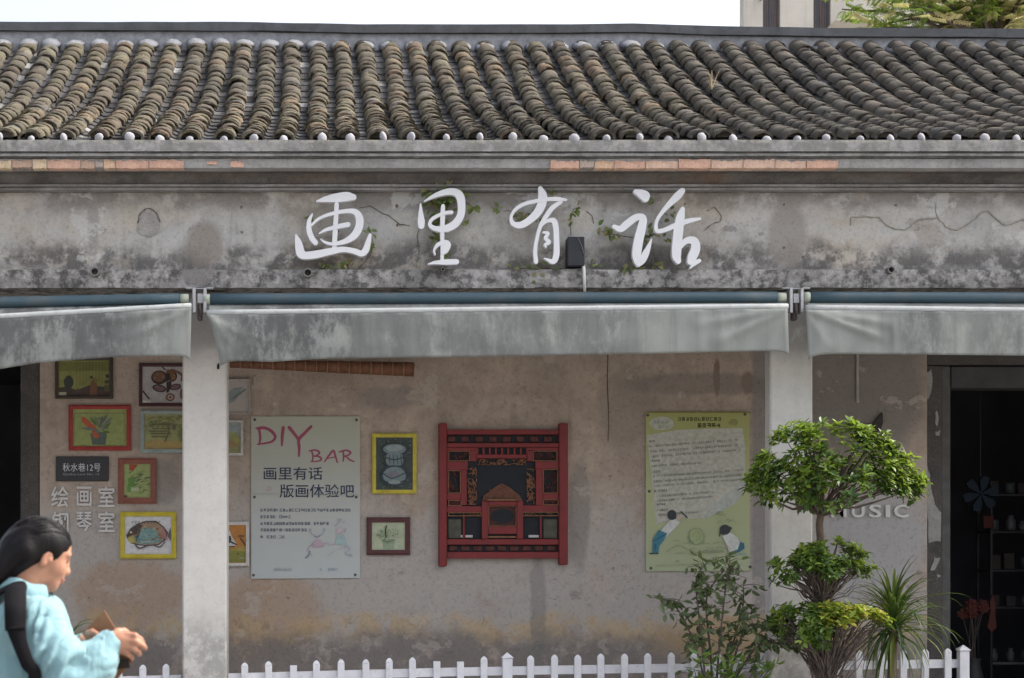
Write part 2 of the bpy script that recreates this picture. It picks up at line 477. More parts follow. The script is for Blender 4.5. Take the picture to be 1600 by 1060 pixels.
extr('ledge', [(-.10, z_(421.5, -.10)), (-.104, z_(435, -.10)), (-.10, z_(450, -.10)), (.25, z_(450, -.10)), (.25, z_(421.5, -.10))], M['ledge'], amp=.006, step=.06, seed=6)

# bricks laid bare where the cornice plaster has fallen off
brick_cols = {'c': (.68, .53, .37), 'p': (.68, .43, .33), 'o': (.67, .46, .32), 'b': (.50, .35, .27), 'g': (.46, .38, .33), 'l': (.70, .49, .38)}
BM = {a: weathered('bare_brick', c, tuple(x * .72 for x in c), fine=.35, streak=0, cscale=9, bump=.6, stains=(('blob', -50, 0, 1, 1, .1, c, .1),)) for a, c in brick_cols.items()}
blist = [(-28, 18, 'c', 0, 1), (19, 50, 'b', 0, .9), (51, 73, 'c', .0, 1), (74, 126, 'p', .05, 1), (127, 148, 'b', .1, 1), (149, 161, 'g', .2, .8), (162, 180, 'o', 0, 1), (181, 232, 'p', 0, 1), (233.5, 287, 'p', .02, .95),
         (323, 340, 'p', .15, .55), (360, 381, 'p', .25, .85),
         (860, 905, 'p', .15, 1), (906, 928, 'g', .1, .9), (929, 959, 'o', .12, 1), (960, 1008, 'p', .1, 1), (1009, 1059, 'l', .05, 1), (1060, 1110, 'p', .03, 1), (1111, 1160, 'l', 0, 1), (1161, 1210, 'l', .03, 1), (1211, 1259, 'l', 0, 1), (1260, 1309, 'p', .05, 1)]
for a, b, c, t0, t1 in blist:
    zt = z_(249.5, -.276); zb = z_(263.4, -.276); hh = zt - zb
    mb = MB((PX((a + b) / 2, -.276), -.25, (zt + zb) / 2))
    za = zt - hh * (t0 * .6 + random.uniform(0, .12)); zc = zt - hh * min(1, t1 + .02)
    xa, xb = PX(a, -.276) + .0005, PX(b, -.276) - .0005
    pts = []
    n = 12
    up = [(xa + (xb - xa) * i / n, za + random.uniform(-.012, .006)) for i in range(n + 1)]
    dn = [(xb - (xb - xa) * i / n, zc + random.uniform(-.003, .004)) for i in range(n + 1)]
    yo = random.uniform(-.006, .002)
    mb.prism(dn + up if False else up[::-1] + dn[::-1], -.279 + yo, -.2)
    mb.build('brick', BM[c], house)

# flaked plaster patch, cracks, nail holes and drain spouts on the fascia
mb = MB()
pts = [(PX(232 + 16 * math.cos(a) * (1.0 + .16 * math.sin(3 * a) + random.uniform(-.07, .07)), 0), PZ(350 + 24 * math.sin(a) * (1 + .14 * math.cos(2 * a) + random.uniform(-.07, .07)), 0)) for a in np.linspace(0, 2 * math.pi, 34)[:-1]]
mb.prism(pts, -.0015, .003)
mb.build('plaster_patch', weathered('rough_bare_render', (.42, .405, .385), (.30, .29, .28), fine=.45, streak=0, cscale=14, bump=.9), house)
crackm = plain('crack_shadow_dirt', (.13, .115, .10), .95, .3, 20)
crackshadem = plain('crack_edge_shading', (.30, .27, .225), .95, .3, 20)  # brown tone paints the shading along the plaster step at the cracks
def crack(pts, w, m=crackm, Y=-.002):
    mb = MB()
    pts = [(p[0] + random.uniform(-.7, .7), p[1] + random.uniform(-.9, .9)) for p in [tuple(q) for q in catmull(pts, 3)]]
    pp = [(PX(x, Y) + random.uniform(-.002, .002), PZ(y, Y) + random.uniform(-.003, .003), w * random.uniform(.15, 1.0)) for x, y in pts]
    stroke_solid(mb, pp, Y, .006, 0, 6)
    return mb.build('crack', m, house)
crack([(1329, 352), (1331, 340), (1345, 339), (1372, 341), (1385, 352), (1400, 358), (1417, 359), (1430, 347), (1445, 343), (1462, 342)], .004, crackshadem)
crack([(1462, 318), (1463, 335), (1474, 350), (1486, 358), (1503, 357), (1520, 346), (1532, 334), (1545, 332), (1560, 345), (1572, 352), (1588, 347), (1610, 343), (1640, 350)], .0045, crackshadem)
crack([(216, 348), (219, 335), (227, 327), (235, 326), (243, 332), (249, 345)], .006)
crack([(563, 325), (580, 323), (595, 332), (608, 338), (625, 350), (640, 353)], .003)
crack([(655, 356), (652, 372), (655, 395), (650, 410)], .003)
crack([(786, 330), (803, 332), (820, 345)], .003)
crack([(915, 330), (925, 337), (927, 350)], .003)
crack([(1105, 330), (1118, 325), (1128, 342), (1112, 352), (1100, 360)], .003)
for x, y, r in [(377, 324, .012), (378, 363, .008), (620, 322, .014), (621, 352, .010), (1225, 320, .010), (1225, 387, .010), (1400, 321, .010), (1255, 402, .012), (1070, 319, .008)]:
    mb = MB((PX(x, 0), 0, PZ(y, 0)))
    mb.prism([(PX(x, 0) + r * math.cos(a) * random.uniform(.7, 1.1), PZ(y, 0) + r * math.sin(a) * random.uniform(.7, 1.2)) for a in np.linspace(0, 6.28, 9)[:-1]], -.0035, .01)
    mb.build('nail_hole', crackm, house)
pipem = plain('old_cement_pipe', (.16, .155, .15), .9, .25, 20, bump=.4)
for x, y in [(148, 424.5), (481, 426), (1393, 421.5), (692, 421)]:
    c = P(x, y, -.16)
    rr = .034 if x < 1000 else .026
    if x == 692: rr = .014
    mb = MB(c)
    n = 14
    ring = lambda r, yy: [(c.x + r * math.cos(2 * math.pi * i / n), yy, c.z + r * math.sin(2 * math.pi * i / n)) for i in range(n)]
    rings = [ring(rr, -.02), ring(rr, c.y), ring(rr * .72, c.y), ring(rr * .72, -.02)]
    vs = sum(rings, [])
    fs = []; mi = []
    for q in range(3):
        fs += [(q * n + i, q * n + (i + 1) % n, (q + 1) * n + (i + 1) % n, (q + 1) * n + i) for i in range(n)]
    mb.add(vs, fs, 0)
    mb.add([Vector((p[0], -.06, p[2])) for p in rings[3]], [tuple(range(n))], 1)
    mb.build('drain_spout', [pipem, M['dark']], house)

# roof
RY0, RZ0 = 3.5, PZ(74, 3.5)
RY1, RZ1 = -.27, PZ(214, -.27) - .035
def roof_pt(t, x=0.0):
    y = RY0 + (RY1 - RY0) * t
    sag = .16 * math.sin(math.pi * min(max(t, 0), 1)) * (1 + .12 * math.sin(x * 1.3) ) 
    wob = .03 * mnoise.noise(Vector((x * .35, t * 2.5, 3)))
    z = RZ0 + (RZ1 - RZ0) * t - sag + wob * math.sin(math.pi * min(max(t, 0), 1))
    return y, z
def roof_slope(t, x=0.0):
    a = roof_pt(t - .01, x); b = roof_pt(t + .01, x)
    return math.atan2(a[1] - b[1], a[0] - b[0])
NT_ = 28
deck = MB()
nx = 60
for i in range(nx + 1):
    x = X0 + (X1 - X0) * i / nx
    for j in range(15):
        y, z = roof_pt(j / 14, x)
        deck.v.append(Vector((x, y, z - .03)))
for i in range(nx):
    for j in range(14):
        a = i * 15 + j
        deck.f.append((a, a + 1, a + 16, a + 15)); deck.m.append(0)
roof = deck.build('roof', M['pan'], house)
# tiles: a half barrel with a thick lower lip
def tile_mesh(seed):
    rnd = random.Random(seed)
    L = .215; n = 7; mb = MB()
    rad0, rad1 = .0745, .080
    vs = []
    for (yy, rr, dz) in ((0, rad0, 0), (-L, rad1, .003), (-L + .004, rad1 - .017, -.002)):
        for i in range(n + 1):
            a = math.pi * i / n
            w = 1 + rnd.uniform(-.045, .045)
            vs.append((rr * w * math.cos(a) * 1.03, yy + (rnd.uniform(-.012, .010) if yy else 0), rr * w * math.sin(a) * .80 + dz - .012))
    m = n + 1
    fs = [(i, i + 1, m + i + 1, m + i) for i in range(n)] + [(m + i, m + i + 1, 2 * m + i + 1, 2 * m + i) for i in range(n)]
    mb.add(vs, fs)
    return mb
protos = []
for s in range(9):
    mb = tile_mesh(s)
    me = bpy.data.meshes.new('roof_tile')
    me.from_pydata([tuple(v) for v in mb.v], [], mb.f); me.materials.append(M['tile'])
    me.polygons.foreach_set('use_smooth', [i < 7 for i in range(14)])
    protos.append((me, np.array([tuple(v) for v in mb.v]), mb.f))
PITCH = .231
rows = [(k_, .051 + PITCH * k_) for k_ in range(-19, 38)]
tiles = []
rowx = {}
for k_, xr in rows:
    ph = random.uniform(0, 6)
    jit = random.uniform(-.014, .014)
    rowx[k_] = xr + jit
    for i in range(NT_):
        t = (i + .55) / NT_ + random.uniform(-.010, .010)
        x = xr + jit * t + .013 * math.sin(ph + t * 5) + random.uniform(-.009, .009)
        y, z = roof_pt(min(t, 1.0) - .045, xr)
        a = roof_slope(min(t, .97), xr) - .018 + random.uniform(-.024, .024)
        tiles.append((x, y, z + .024 + random.uniform(-.004, .006), a, random.uniform(-.09, .09), random.uniform(-.085, .085), random.uniform(.91, 1.08), random.randrange(9)))
vis = [q for q in tiles if -60 < CX + q[0] * F / (q[1] - CAMY) < 1660]
vis.sort(key=lambda q: q[1])
solo = set(id(q) for q in vis[:300])
sv = []; sf = []; nb = 0
for q in tiles:
    x, y, z, a, ry, rz, s, pi_ = q
    me, V, Fc = protos[pi_]
    Mx = Matrix.Translation((x, y, z)) @ Matrix.Rotation(rz, 4, 'Z') @ Matrix.Rotation(a, 4, 'X') @ Matrix.Rotation(ry, 4, 'Y') @ Matrix.Scale(s, 4)
    if id(q) in solo:
        o = link_obj('roof_tile', me, roof); o.matrix_local = Mx
    else:
        A = np.array(Mx)
        sv.append(V @ A[:3, :3].T + A[:3, 3]); sf += [tuple(nb + i for i in f) for f in Fc]; nb += len(V)
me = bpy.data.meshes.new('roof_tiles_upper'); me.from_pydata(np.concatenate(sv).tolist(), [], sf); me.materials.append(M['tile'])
me.polygons.foreach_set('use_smooth', [(i % 14) < 7 for i in range(len(sf))])
tag(link_obj('upper_tile_courses', me, roof), kind='stuff')
# trough tiles between the barrel rows
mb = MB()
for k_, xr in rows[:-1]:
    xc = xr + PITCH / 2
    for i in range(21):
        t0 = i / 21 - .004 + random.uniform(-.012, .012); t1 = (i + 1) / 21 + .012
        o0 = random.uniform(-.004, .004); w = .085
        p = []
        for t, up in ((t0, .0), (t1, .016)):
            y, z = roof_pt(min(t, 1), xr)
            for dx, dz in ((-w, .02), (-w * .4, -.004), (w * .4, -.004), (w, .02)):
                p.append((xc + dx + o0, y, z + dz - .022 + up))
        b = len(mb.v)
        mb.add(p + [Vector(q) - Vector((0, 0, .018)) for q in p[4:]], [(0, 4, 5, 1), (1, 5, 6, 2), (2, 6, 7, 3), (4, 8, 9, 5), (5, 9, 10, 6), (6, 10, 11, 7)])
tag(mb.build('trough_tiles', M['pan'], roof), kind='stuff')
# whitewashed plugs that close the barrel rows at the eave
def blob_mesh(name, m, seg=10, ring=6):
    bm = bmesh.new(); bmesh.ops.create_uvsphere(bm, u_segments=seg, v_segments=ring, radius=1)
    for v in bm.verts: v.co *= 1 + .12 * mnoise.noise(v.co * 2.2)
    me = bpy.data.meshes.new(name); bm.to_mesh(me); bm.free(); me.materials.append(m)
    me.polygons.foreach_set('use_smooth', [True] * len(me.polygons))
    return me
plug = blob_mesh('mortar_plug', M['plug'])
for k_, xr in rows:
    o = link_obj('mortar_plug', plug, roof, (rowx[k_] + random.uniform(-.012, .02), -.285, PZ(216.5, -.285) + random.uniform(-.016, .010)), (random.uniform(-.4, .4), random.uniform(-.4, .4), random.uniform(0, 6)))
    s = random.uniform(.75, 1.1); o.scale = (.040 * s, .026, .038 * s)
fill = MB()
fill.prism([(.066 * math.cos(a), .058 * math.sin(a) - .006) for a in np.linspace(0, math.pi, 10)], -.02, .01)
fme = bpy.data.meshes.new('end_filling'); fme.from_pydata([tuple(v) for v in fill.v], [], fill.f); fme.materials.append(plain('grey_brown_mortar', (.15, .135, .115), .95, .3, 20, bump=.4))
for k_, xr in rows:
    y, z = roof_pt(.965, xr)
    link_obj('end_filling', fme, roof, (rowx[k_], y - .005, z + .016), (0, 0, 0))
# ridge: dark capping over a pale mortar band with a mortar hood on every row
rp = [(-420, 40.5), (0, 40), (400, 40.5), (560, 44), (900, 44), (985, 42.5), (1120, 47), (1300, 49.5), (1600, 51), (2100, 54)]
def ridge_z(x, off=0.0):
    px = CX + x * F / (RY0 + .05 - CAMY)
    return PZ(np.interp(px, [a for a, b in rp], [b for a, b in rp]) + off, RY0 + .05)
def ridge_extr(name, ya, yb, o0, o1, m, amp):
    xs = np.arange(X0, X1 + .1, .12); mb = MB()
    for x in xs:
        j = lambda s: mnoise.noise(Vector((x * 1.7, s, 2))) * amp
        mb.v += [Vector((x, ya + j(1), ridge_z(x, o0) + j(2))), Vector((x, yb + j(3), ridge_z(x, o0) + j(2))), Vector((x, yb, ridge_z(x, o1) + j(4))), Vector((x, ya + j(1), ridge_z(x, o1) + j(4)))]
    for i in range(len(xs) - 1):
        for jj in range(4):
            a = i * 4 + jj; b = i * 4 + (jj + 1) % 4
            mb.f.append((a, b, b + 4, a + 4)); mb.m.append(0)
    mb.f += [(3, 2, 1, 0), tuple(len(mb.v) - 4 + i for i in range(4))]; mb.m += [0, 0]
    return mb.build(name, m, house)
ridge_extr('ridge_cap', RY0 - .06, RY0 + .20, 0, 13, M['ridge'], .008)
ridge_extr('ridge_mortar_band', RY0 - .02, RY0 + .18, 13.3, 52, M['mortar'], .008)
hme = blob_mesh('mortar_hood', plain('blue_grey_mortar', (.20, .205, .225), .95, .3, 14, bump=.4, dirt=(.10, .10, .105)), 14, 10)
for k_, xr in rows:
    o = link_obj('mortar_hood', hme, roof, (xr + random.uniform(-.01, .01), RY0 - .03, ridge_z(xr, 33) + random.uniform(-.006, .006)), (R(24) + random.uniform(-.08, .08), 0, random.uniform(-.15, .15)))
    o.scale = (.096 * random.uniform(.92, 1.08), .15 * random.uniform(.85, 1.2), .050 * random.uniform(.85, 1.1))
# rear slope, rear wall and gables, so that the house is closed
mb = MB(); zr = RZ0 - .03
mb.add([(X0, RY0, zr), (X1, RY0, zr), (X1, 7.4, 4.3), (X0, 7.4, 4.3)], [(0, 1, 2, 3)])
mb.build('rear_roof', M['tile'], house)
mb = MB(); mb.box((X0, 6.9, 0), (X1, 7.1, 4.4)); mb.build('rear_wall', M['backwall'], house)
for x in (X0, X1 - .2):
    mb = MB()
    prof = [(.25, 0), (7.0, 0), (7.0, 4.3), (RY0, zr - .06), (.25, 4.5)]
    vs = [(x, y, z) for y, z in prof] + [(x + .2, y, z) for y, z in prof]
    n = 5
    mb.add(vs, [tuple(range(n)), tuple(reversed(range(n, 2 * n)))] + [(i, i + n, (i + 1) % n + n, (i + 1) % n) for i in range(n)])
    mb.build('gable_wall', M['backwall'], house)

# columns
WY = 1.3
zt = PZ(450, -.1) - .004
bx('column', (PX(285, .02), .02, 0.10), (PX(354, .02), .36, zt), M['column'], house, .012)
c2 = MB(); c2.box((PX(1203.5, .02), .02, .10), (PX(1270, .02), .17, zt), 0, .012)
c2.build('column', M['column'], house)
bx('column', (-4.4, .02, .10), (-4.05, .36, zt), M['column'], house, .012)
bx('column', (8.1, .02, .10), (8.45, .42, zt), M['column'], house, .012)
# veranda ceiling and rear wall with the two door openings
bx('veranda_ceiling', (X0 + .2, .22, zt + .02), (X1 - .2, WY + .3, zt + .12), M['ceiling'], house)
xl0, xl1 = PX(-330, WY), PX(30, WY)
xr0, xr1 = PX(1489, WY), PX(1489, WY) + 1.55
top = PZ(606, WY)
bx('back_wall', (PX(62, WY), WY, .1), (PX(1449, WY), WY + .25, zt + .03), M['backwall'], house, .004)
bx('back_wall', (X0 + .2, WY, .1), (xl0, WY + .25, zt + .03), M['backwall'], house)
bx('back_wall', (xr1 + .18, WY, .1), (X1 - .2, WY + .25, zt + .03), M['backwall'], house)
bx('back_wall', (xl0, WY, PZ(540, WY)), (PX(62, WY) - .002, WY + .25, zt + .03), M['backwall'], house)
bx('back_wall', (PX(1449, WY) + .002, WY, PZ(570, WY)), (xr1 + .178, WY + .25, zt + .03), M['jamb'], house)
bx('door_jamb', (PX(31, WY), WY + .02, .1), (PX(61, WY), WY + .25, PZ(541, WY)), M['jamb'], house, .006)
bx('door_jamb', (PX(1450, WY), WY + .02, .1), (PX(1474, WY), WY + .25, PZ(571, WY)), M['jamb'], house, .006)
bx('door_jamb', (PX(1475, WY), WY + .05, .1), (PX(1489, WY), WY + .25, PZ(571, WY)), plain('grey_door_frame', (.09, .088, .085), .7, .25, 8), house, .006)
bx('door_jamb', (xr1, WY + .03, .1), (xr1 + .17, WY + .25, PZ(571, WY)), M['jamb'], house, .006)
bx('door_lintel', (PX(1489, WY) + .002, WY + .04, top), (xr1 - .002, WY + .25, PZ(572, WY)), M['lintel'], house, .006)
# flaking whitewash on the right door jamb
def flake(poly):
    mb = MB()
    Y = WY + .012
    out = []
    for i, (a, b) in enumerate(poly):
        a2, b2 = poly[(i + 1) % len(poly)]
        for t in (0, .33, .66):
            out.append((PX(a + (a2 - a) * t + random.uniform(-1.4, 1.4), Y), PZ(b + (b2 - b) * t + random.uniform(-2, 2), Y)))
    mb.prism(out, Y, WY + .024)
    mb.build('whitewash_flake', M['peel'], house)
flake([(1446, 725), (1453, 740), (1455, 765), (1462, 790), (1470, 800), (1470, 845), (1452, 848), (1449, 800)])
flake([(1446, 585), (1456, 578), (1457, 600), (1450, 625), (1446, 615)])
flake([(1460, 870), (1468, 873), (1463, 890), (1454, 893)])
flake([(1463, 640), (1466, 655), (1464, 668), (1461, 655)])
flake([(1461, 675), (1470, 672), (1466, 682)])
flake([(1463, 897), (1470, 900), (1465, 905)])
# rooms behind the openings
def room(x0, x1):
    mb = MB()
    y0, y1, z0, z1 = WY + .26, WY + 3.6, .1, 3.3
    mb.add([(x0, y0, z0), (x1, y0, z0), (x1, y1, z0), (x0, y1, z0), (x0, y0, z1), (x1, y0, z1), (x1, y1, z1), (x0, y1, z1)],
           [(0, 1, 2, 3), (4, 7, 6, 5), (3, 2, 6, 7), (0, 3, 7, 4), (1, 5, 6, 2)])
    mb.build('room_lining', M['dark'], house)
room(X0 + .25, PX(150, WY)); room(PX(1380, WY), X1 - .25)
# thin crack and old cable on the veranda wall
mb = MB(); stroke_solid(mb, [(PX(950, WY), PZ(545, WY), .004), (PX(949, WY), PZ(600, WY), .004), (PX(951, WY), PZ(650, WY), .003), (PX(950, WY), PZ(690, WY), .002)], WY - .003, WY + .004)
mb.build('crack', plain('rust_streak', (.11, .075, .055), .9, .3, 20), house)
flk = [(390, 640), (430, 632), (520, 640), (535, 633)]
for x, y in flk:
    mb = MB(); mb.prism([(PX(x + random.uniform(2, 7) * math.cos(a) * 1.2, WY), PZ(y + random.uniform(2, 5) * math.sin(a), WY)) for a in np.linspace(0, 6.28, 8)[:-1]], WY - .002, WY + .004)
    mb.build('plaster_chip', plain('bare_plaster_chip', (.46, .38, .32), .9, .2, 20), house)
# ------------------------------------------------------------------ lettering
def text_geo(body, extrude=0.0, bold=0.0):
    cu = bpy.data.curves.new('lettering', 'FONT'); cu.body = body; cu.size = 1; cu.extrude = extrude; cu.offset = bold
    cu.resolution_u = 3
    o = bpy.data.objects.new('lettering', cu); COL.objects.link(o)
    dg = bpy.context.evaluated_depsgraph_get()
    me = bpy.data.meshes.new_from_object(o.evaluated_get(dg))
    V = np.array([tuple(v.co) for v in me.vertices]) if len(me.vertices) else np.zeros((0, 3))
    Fc = [tuple(p.vertices) for p in me.polygons]
    bpy.data.objects.remove(o); bpy.data.curves.remove(cu); bpy.data.meshes.remove(me)
    return V, Fc

def place_text(mb, body, x0, y0, x1, y1, Y, mi=0, depth=0.0, bold=0.0, shear=0.0):
    """Fit the lettering into the photograph's box (x0,y0)-(x1,y1) on the plane at depth Y."""
    V, Fc = text_geo(body, .05 if depth else 0, bold)
    lo, hi = V.min(0), V.max(0)
    u = (V[:, 0] - lo[0]) / (hi[0] - lo[0]); v = (V[:, 1] - lo[1]) / (hi[1] - lo[1])
    wx0, wx1, wz0, wz1 = PX(x0, Y), PX(x1, Y), PZ(y1, Y), PZ(y0, Y)
    X = wx0 + u * (wx1 - wx0) + shear * v * (wz1 - wz0); Z = wz0 + v * (wz1 - wz0)
    YY = np.full(len(V), Y) if not depth else np.where(V[:, 2] > 0, Y, Y + depth)
    mb.add([Vector((X[i], YY[i], Z[i])) for i in range(len(V))], Fc, mi)

class Art:
    """Flat print on a board: every shape a hair nearer than the last."""
    def __init__(s, Y, off):
        s.Y = Y; s.mb = MB(off); s.mats = []; s.k = 0
    def mi(s, col):
        m = ink(col) if isinstance(col, tuple) else col
        if m not in s.mats: s.mats.append(m)
        return s.mats.index(m)
    def y(s):
        s.k += 1; return s.Y - .0006 - .00025 * s.k
    def poly(s, pts, col):
        Y = s.y(); q = [(PX(a, s.Y), PZ(b, s.Y)) for a, b in pts]
        ar = sum(q[i][0] * q[(i + 1) % len(q)][1] - q[(i + 1) % len(q)][0] * q[i][1] for i in range(len(q)))
        if ar < 0: q = q[::-1]
        s.mb.add([(a, Y, b) for a, b in q], [tuple(range(len(q)))], s.mi(col))
    def rect(s, x0, y0, x1, y1, col): s.poly([(x0, y0), (x1, y0), (x1, y1), (x0, y1)], col)
    def ell(s, cx, cy, rx, ry, col, rot=0, wob=0.0, n=18):
        pts = []
        for a in np.linspace(0, 2 * math.pi, n + 1)[:-1]:
            r = 1 + random.uniform(-wob, wob)
            x, y = rx * r * math.cos(a), ry * r * math.sin(a)
            pts.append((cx + x * math.cos(rot) - y * math.sin(rot), cy + x * math.sin(rot) + y * math.cos(rot)))
        s.poly(pts, col)
    def line(s, pts, w, col, n=5):
        Y = s.y()
        pp = [(PX(p[0], s.Y), PZ(p[1], s.Y), (p[2] if len(p) > 2 else w) * (s.Y - CAMY) / F) for p in pts]
        rb = ribbon(pp, n, 3)
        vs = []
        for i_, (l, r) in enumerate(rb): vs += [(l[0], Y - 3e-6 * i_, l[1]), (r[0], Y - 3e-6 * i_, r[1])]
        s.mb.add(vs, [(2 * i, 2 * i + 1, 2 * i + 3, 2 * i + 2) for i in range(len(rb) - 1)], s.mi(col))
    def text(s, body, x0, y0, x1, y1, col, bold=0.0, shear=0.0):
        Y = s.y(); b = len(s.mb.v)
        place_text(s.mb, body, x0, y0, x1, y1, s.Y, s.mi(col), 0, bold, shear)
        for v in s.mb.v[b:]: v.y = Y - s.mb.off.y
    def scribble(s, x0, y0, x1, h, col, slope=0.0, dens=.8):
        """A line of print too small to read: broken little marks."""
        Y = s.y(); mi = s.mi(col); x = x0; q = 0
        def mark(a, t, c, d):
            nonlocal q
            q = (q + 1) % 5; y = Y - q * .00004
            s.mb.add([(PX(a, s.Y), y, PZ(d, s.Y)), (PX(c, s.Y), y, PZ(d, s.Y)), (PX(c, s.Y), y, PZ(t, s.Y)), (PX(a, s.Y), y, PZ(t, s.Y))], [(0, 1, 2, 3)], mi)
        while x < x1:
            yb = y0 + (x - x0) * slope
            if random.random() < .55 + .45 * dens:
                w = h * random.uniform(.78, .92); t = h * .17
                for f in (.02, .42, .80):
                    if random.random() < .82: mark(x + random.uniform(0, .15) * w, yb + f * h, x + w * random.uniform(.8, 1), yb + f * h + t)
                for f in (.05, .42, .80):
                    if random.random() < .62: mark(x + f * w, yb + random.uniform(0, .2) * h, x + f * w + t, yb + random.uniform(.75, 1) * h)
            x += h * 1.04
    def build(s, name, parent):
        return s.mb.build(name, s.mats, parent)

# ------------------------------------------------------------------ the four big sign characters
def big_char(label, x0, strokes):
    Yf, Yb = -.165, -.125
    conv = lambda p: (PX(x0 + p[0] / 4.706, Yf), PZ(270 + p[1] / 4.706, Yf), p[2] / 4.706 * (Yf - CAMY) / F)
    allp = [conv(p) for s in strokes for p in s]
    cx = sum(p[0] for p in allp) / len(allp); zb = min(p[1] for p in allp)
    e = empty('sign_character', (cx, Yb, zb), label, 'sign letter', 'white brush script characters on the fascia')
    mb = MB((cx, Yb, zb))
    for i, s in enumerate(strokes):
        stroke_solid(mb, [conv(p) for p in s], Yf - .0012 * i, Yb + .001 * i)
    o = mb.build('letter_body', M['white_paint'], e)
    pm = MB((cx, Yb, zb))
    for s in strokes:
        c = conv(s[len(s) // 2]); pm.tube([(c[0], Yb + .004, c[1]), (c[0], .02, c[1])], .007, 6)
    pm.build('mounting_pins', plain('steel_pin', (.35, .35, .36), .5, .1, 9, metal=.6), e)
    return e
big_char('leftmost white brush script character on the grey fascia, shaped like a framed picture', 440, [
    [(258, 210, 5), (320, 196, 20), (400, 185, 32), (480, 176, 34), (528, 180, 22)],
    [(405, 232, 16), (400, 330, 17), (393, 450, 18), (388, 560, 18)],
    [(226, 302, 4), (204, 350, 14), (202, 420, 19), (222, 480, 20), (250, 515, 18)],
    [(220, 385, 8), (280, 335, 10), (380, 300, 13), (480, 283, 15), (545, 292, 22), (574, 345, 28), (566, 410, 28), (528, 468, 26), (460, 508, 18), (380, 525, 12), (320, 513, 9), (286, 488, 3)],
    [(276, 447, 4), (330, 420, 12), (420, 396, 16), (488, 382, 18)],
    [(107, 462, 8), (124, 520, 26), (140, 590, 32), (170, 610, 28), (250, 603, 28), (350, 582, 25), (450, 566, 20), (530, 577, 20), (588, 596, 22), (620, 566, 24), (640, 500, 18), (650, 460, 12)]])
big_char('second white brush script character with leaves growing behind its round top', 440, [
    [(1022, 228, 5), (1024, 300, 17), (1027, 360, 26), (1028, 392, 22)],
    [(1050, 210, 4), (1120, 172, 14), (1200, 145, 22), (1270, 142, 26), (1312, 175, 30), (1324, 245, 28), (1316, 315, 27), (1280, 372, 28), (1220, 408, 26), (1150, 415, 20), (1102, 398, 15), (1090, 370, 12), (1112, 338, 12), (1160, 312, 12), (1210, 296, 13), (1250, 292, 13)],
    [(1187, 246, 14), (1185, 320, 17), (1182, 450, 15), (1182, 560, 13), (1180, 655, 13)],
    [(1128, 600, 6), (1122, 570, 8), (1150, 530, 14), (1200, 514, 18), (1222, 530, 22), (1205, 570, 22), (1182, 592, 12)],
    [(1078, 673, 4), (1130, 662, 13), (1220, 658, 20), (1286, 656, 19)]])
big_char('third white brush script character beside the small black box', 770, [
    [(350, 116, 16), (366, 165, 32), (362, 225, 32), (330, 290, 30), (272, 348, 26), (205, 385, 24), (152, 375, 18), (135, 330, 11), (165, 272, 12), (230, 232, 13), (310, 211, 14), (400, 196, 14), (480, 195, 15), (540, 200, 7)],
    [(500, 215, 13), (440, 257, 17), (400, 310, 17), (352, 390, 14), (326, 480, 13), (312, 570, 14), (318, 655, 16)],
    [(362, 388, 6), (400, 357, 11), (446, 354, 20), (464, 405, 20), (468, 500, 20), (468, 600, 22), (447, 652, 20), (405, 642, 10), (378, 630, 4)],
    [(374, 440, 9), (406, 446, 12), (388, 482, 14), (414, 512, 14), (384, 530, 10), (392, 548, 6)]])
big_char('rightmost white brush script character with a thick dot and two bent legs', 770, [
    [(1050, 138, 16), (1085, 152, 30), (1118, 172, 38), (1122, 188, 28)],
    [(892, 397, 15), (940, 413, 24), (990, 375, 27), (1050, 332, 25), (1104, 332, 24), (1096, 400, 32), (1072, 500, 34), (1058, 600, 33), (1066, 655, 27)],
    [(1072, 670, 22), (1100, 640, 27), (1132, 580, 22), (1168, 488, 4)],
    [(1392, 135, 22), (1358, 172, 28), (1290, 240, 19), (1230, 312, 13), (1202, 370, 12), (1207, 428, 15), (1260, 423, 16), (1340, 390, 19), (1430, 358, 18), (1522, 340, 9)],
    [(1395, 268, 16), (1380, 325, 30), (1365, 420, 35), (1355, 520, 35), (1350, 610, 33), (1362, 650, 22)],
    [(1372, 556, 14), (1420, 503, 22), (1478, 504, 30), (1490, 560, 34), (1466, 620, 34), (1452, 655, 24)],
    [(1518, 648, 14), (1482, 668, 16), (1448, 706, 4)]])

# black lamp box and white pipe between the characters
cc = P(900, 417, -.06)
lb = empty('lamp_box', cc, 'small black box standing on the ledge between the white characters', 'lamp')
mb = MB(cc); mb.box((PX(887, -.14), -.14, PZ(416, -.14)), (PX(913.5, -.14), -.03, PZ(370, -.14)), 0, .006)
blk = plain('black_powder_coat', (.025, .027, .034), .5, .2, 20, dirt=(.06, .06, .06))
mb.build('housing', blk, lb)
mb = MB(cc); mb.tube([P(903, 372, -.145), P(908, 382, -.146), P(912, 396, -.146)], .003, 5); mb.build('cable', plain('grey_cable', (.12, .12, .13), .6), lb)
c = P(912, 455, -.13)
mb = MB(c); mb.tube([P(909, 408, -.09), P(911, 414, -.118), P(912.5, 420, -.122), P(913.5, 456, -.122)], .012, 8)
tag(mb.build('plastic_pipe', plain('white_plastic', (.66, .66, .66), .4, .1, 10), None, True), 'thin white plastic pipe stub hanging over the mottled ledge', 'pipe')

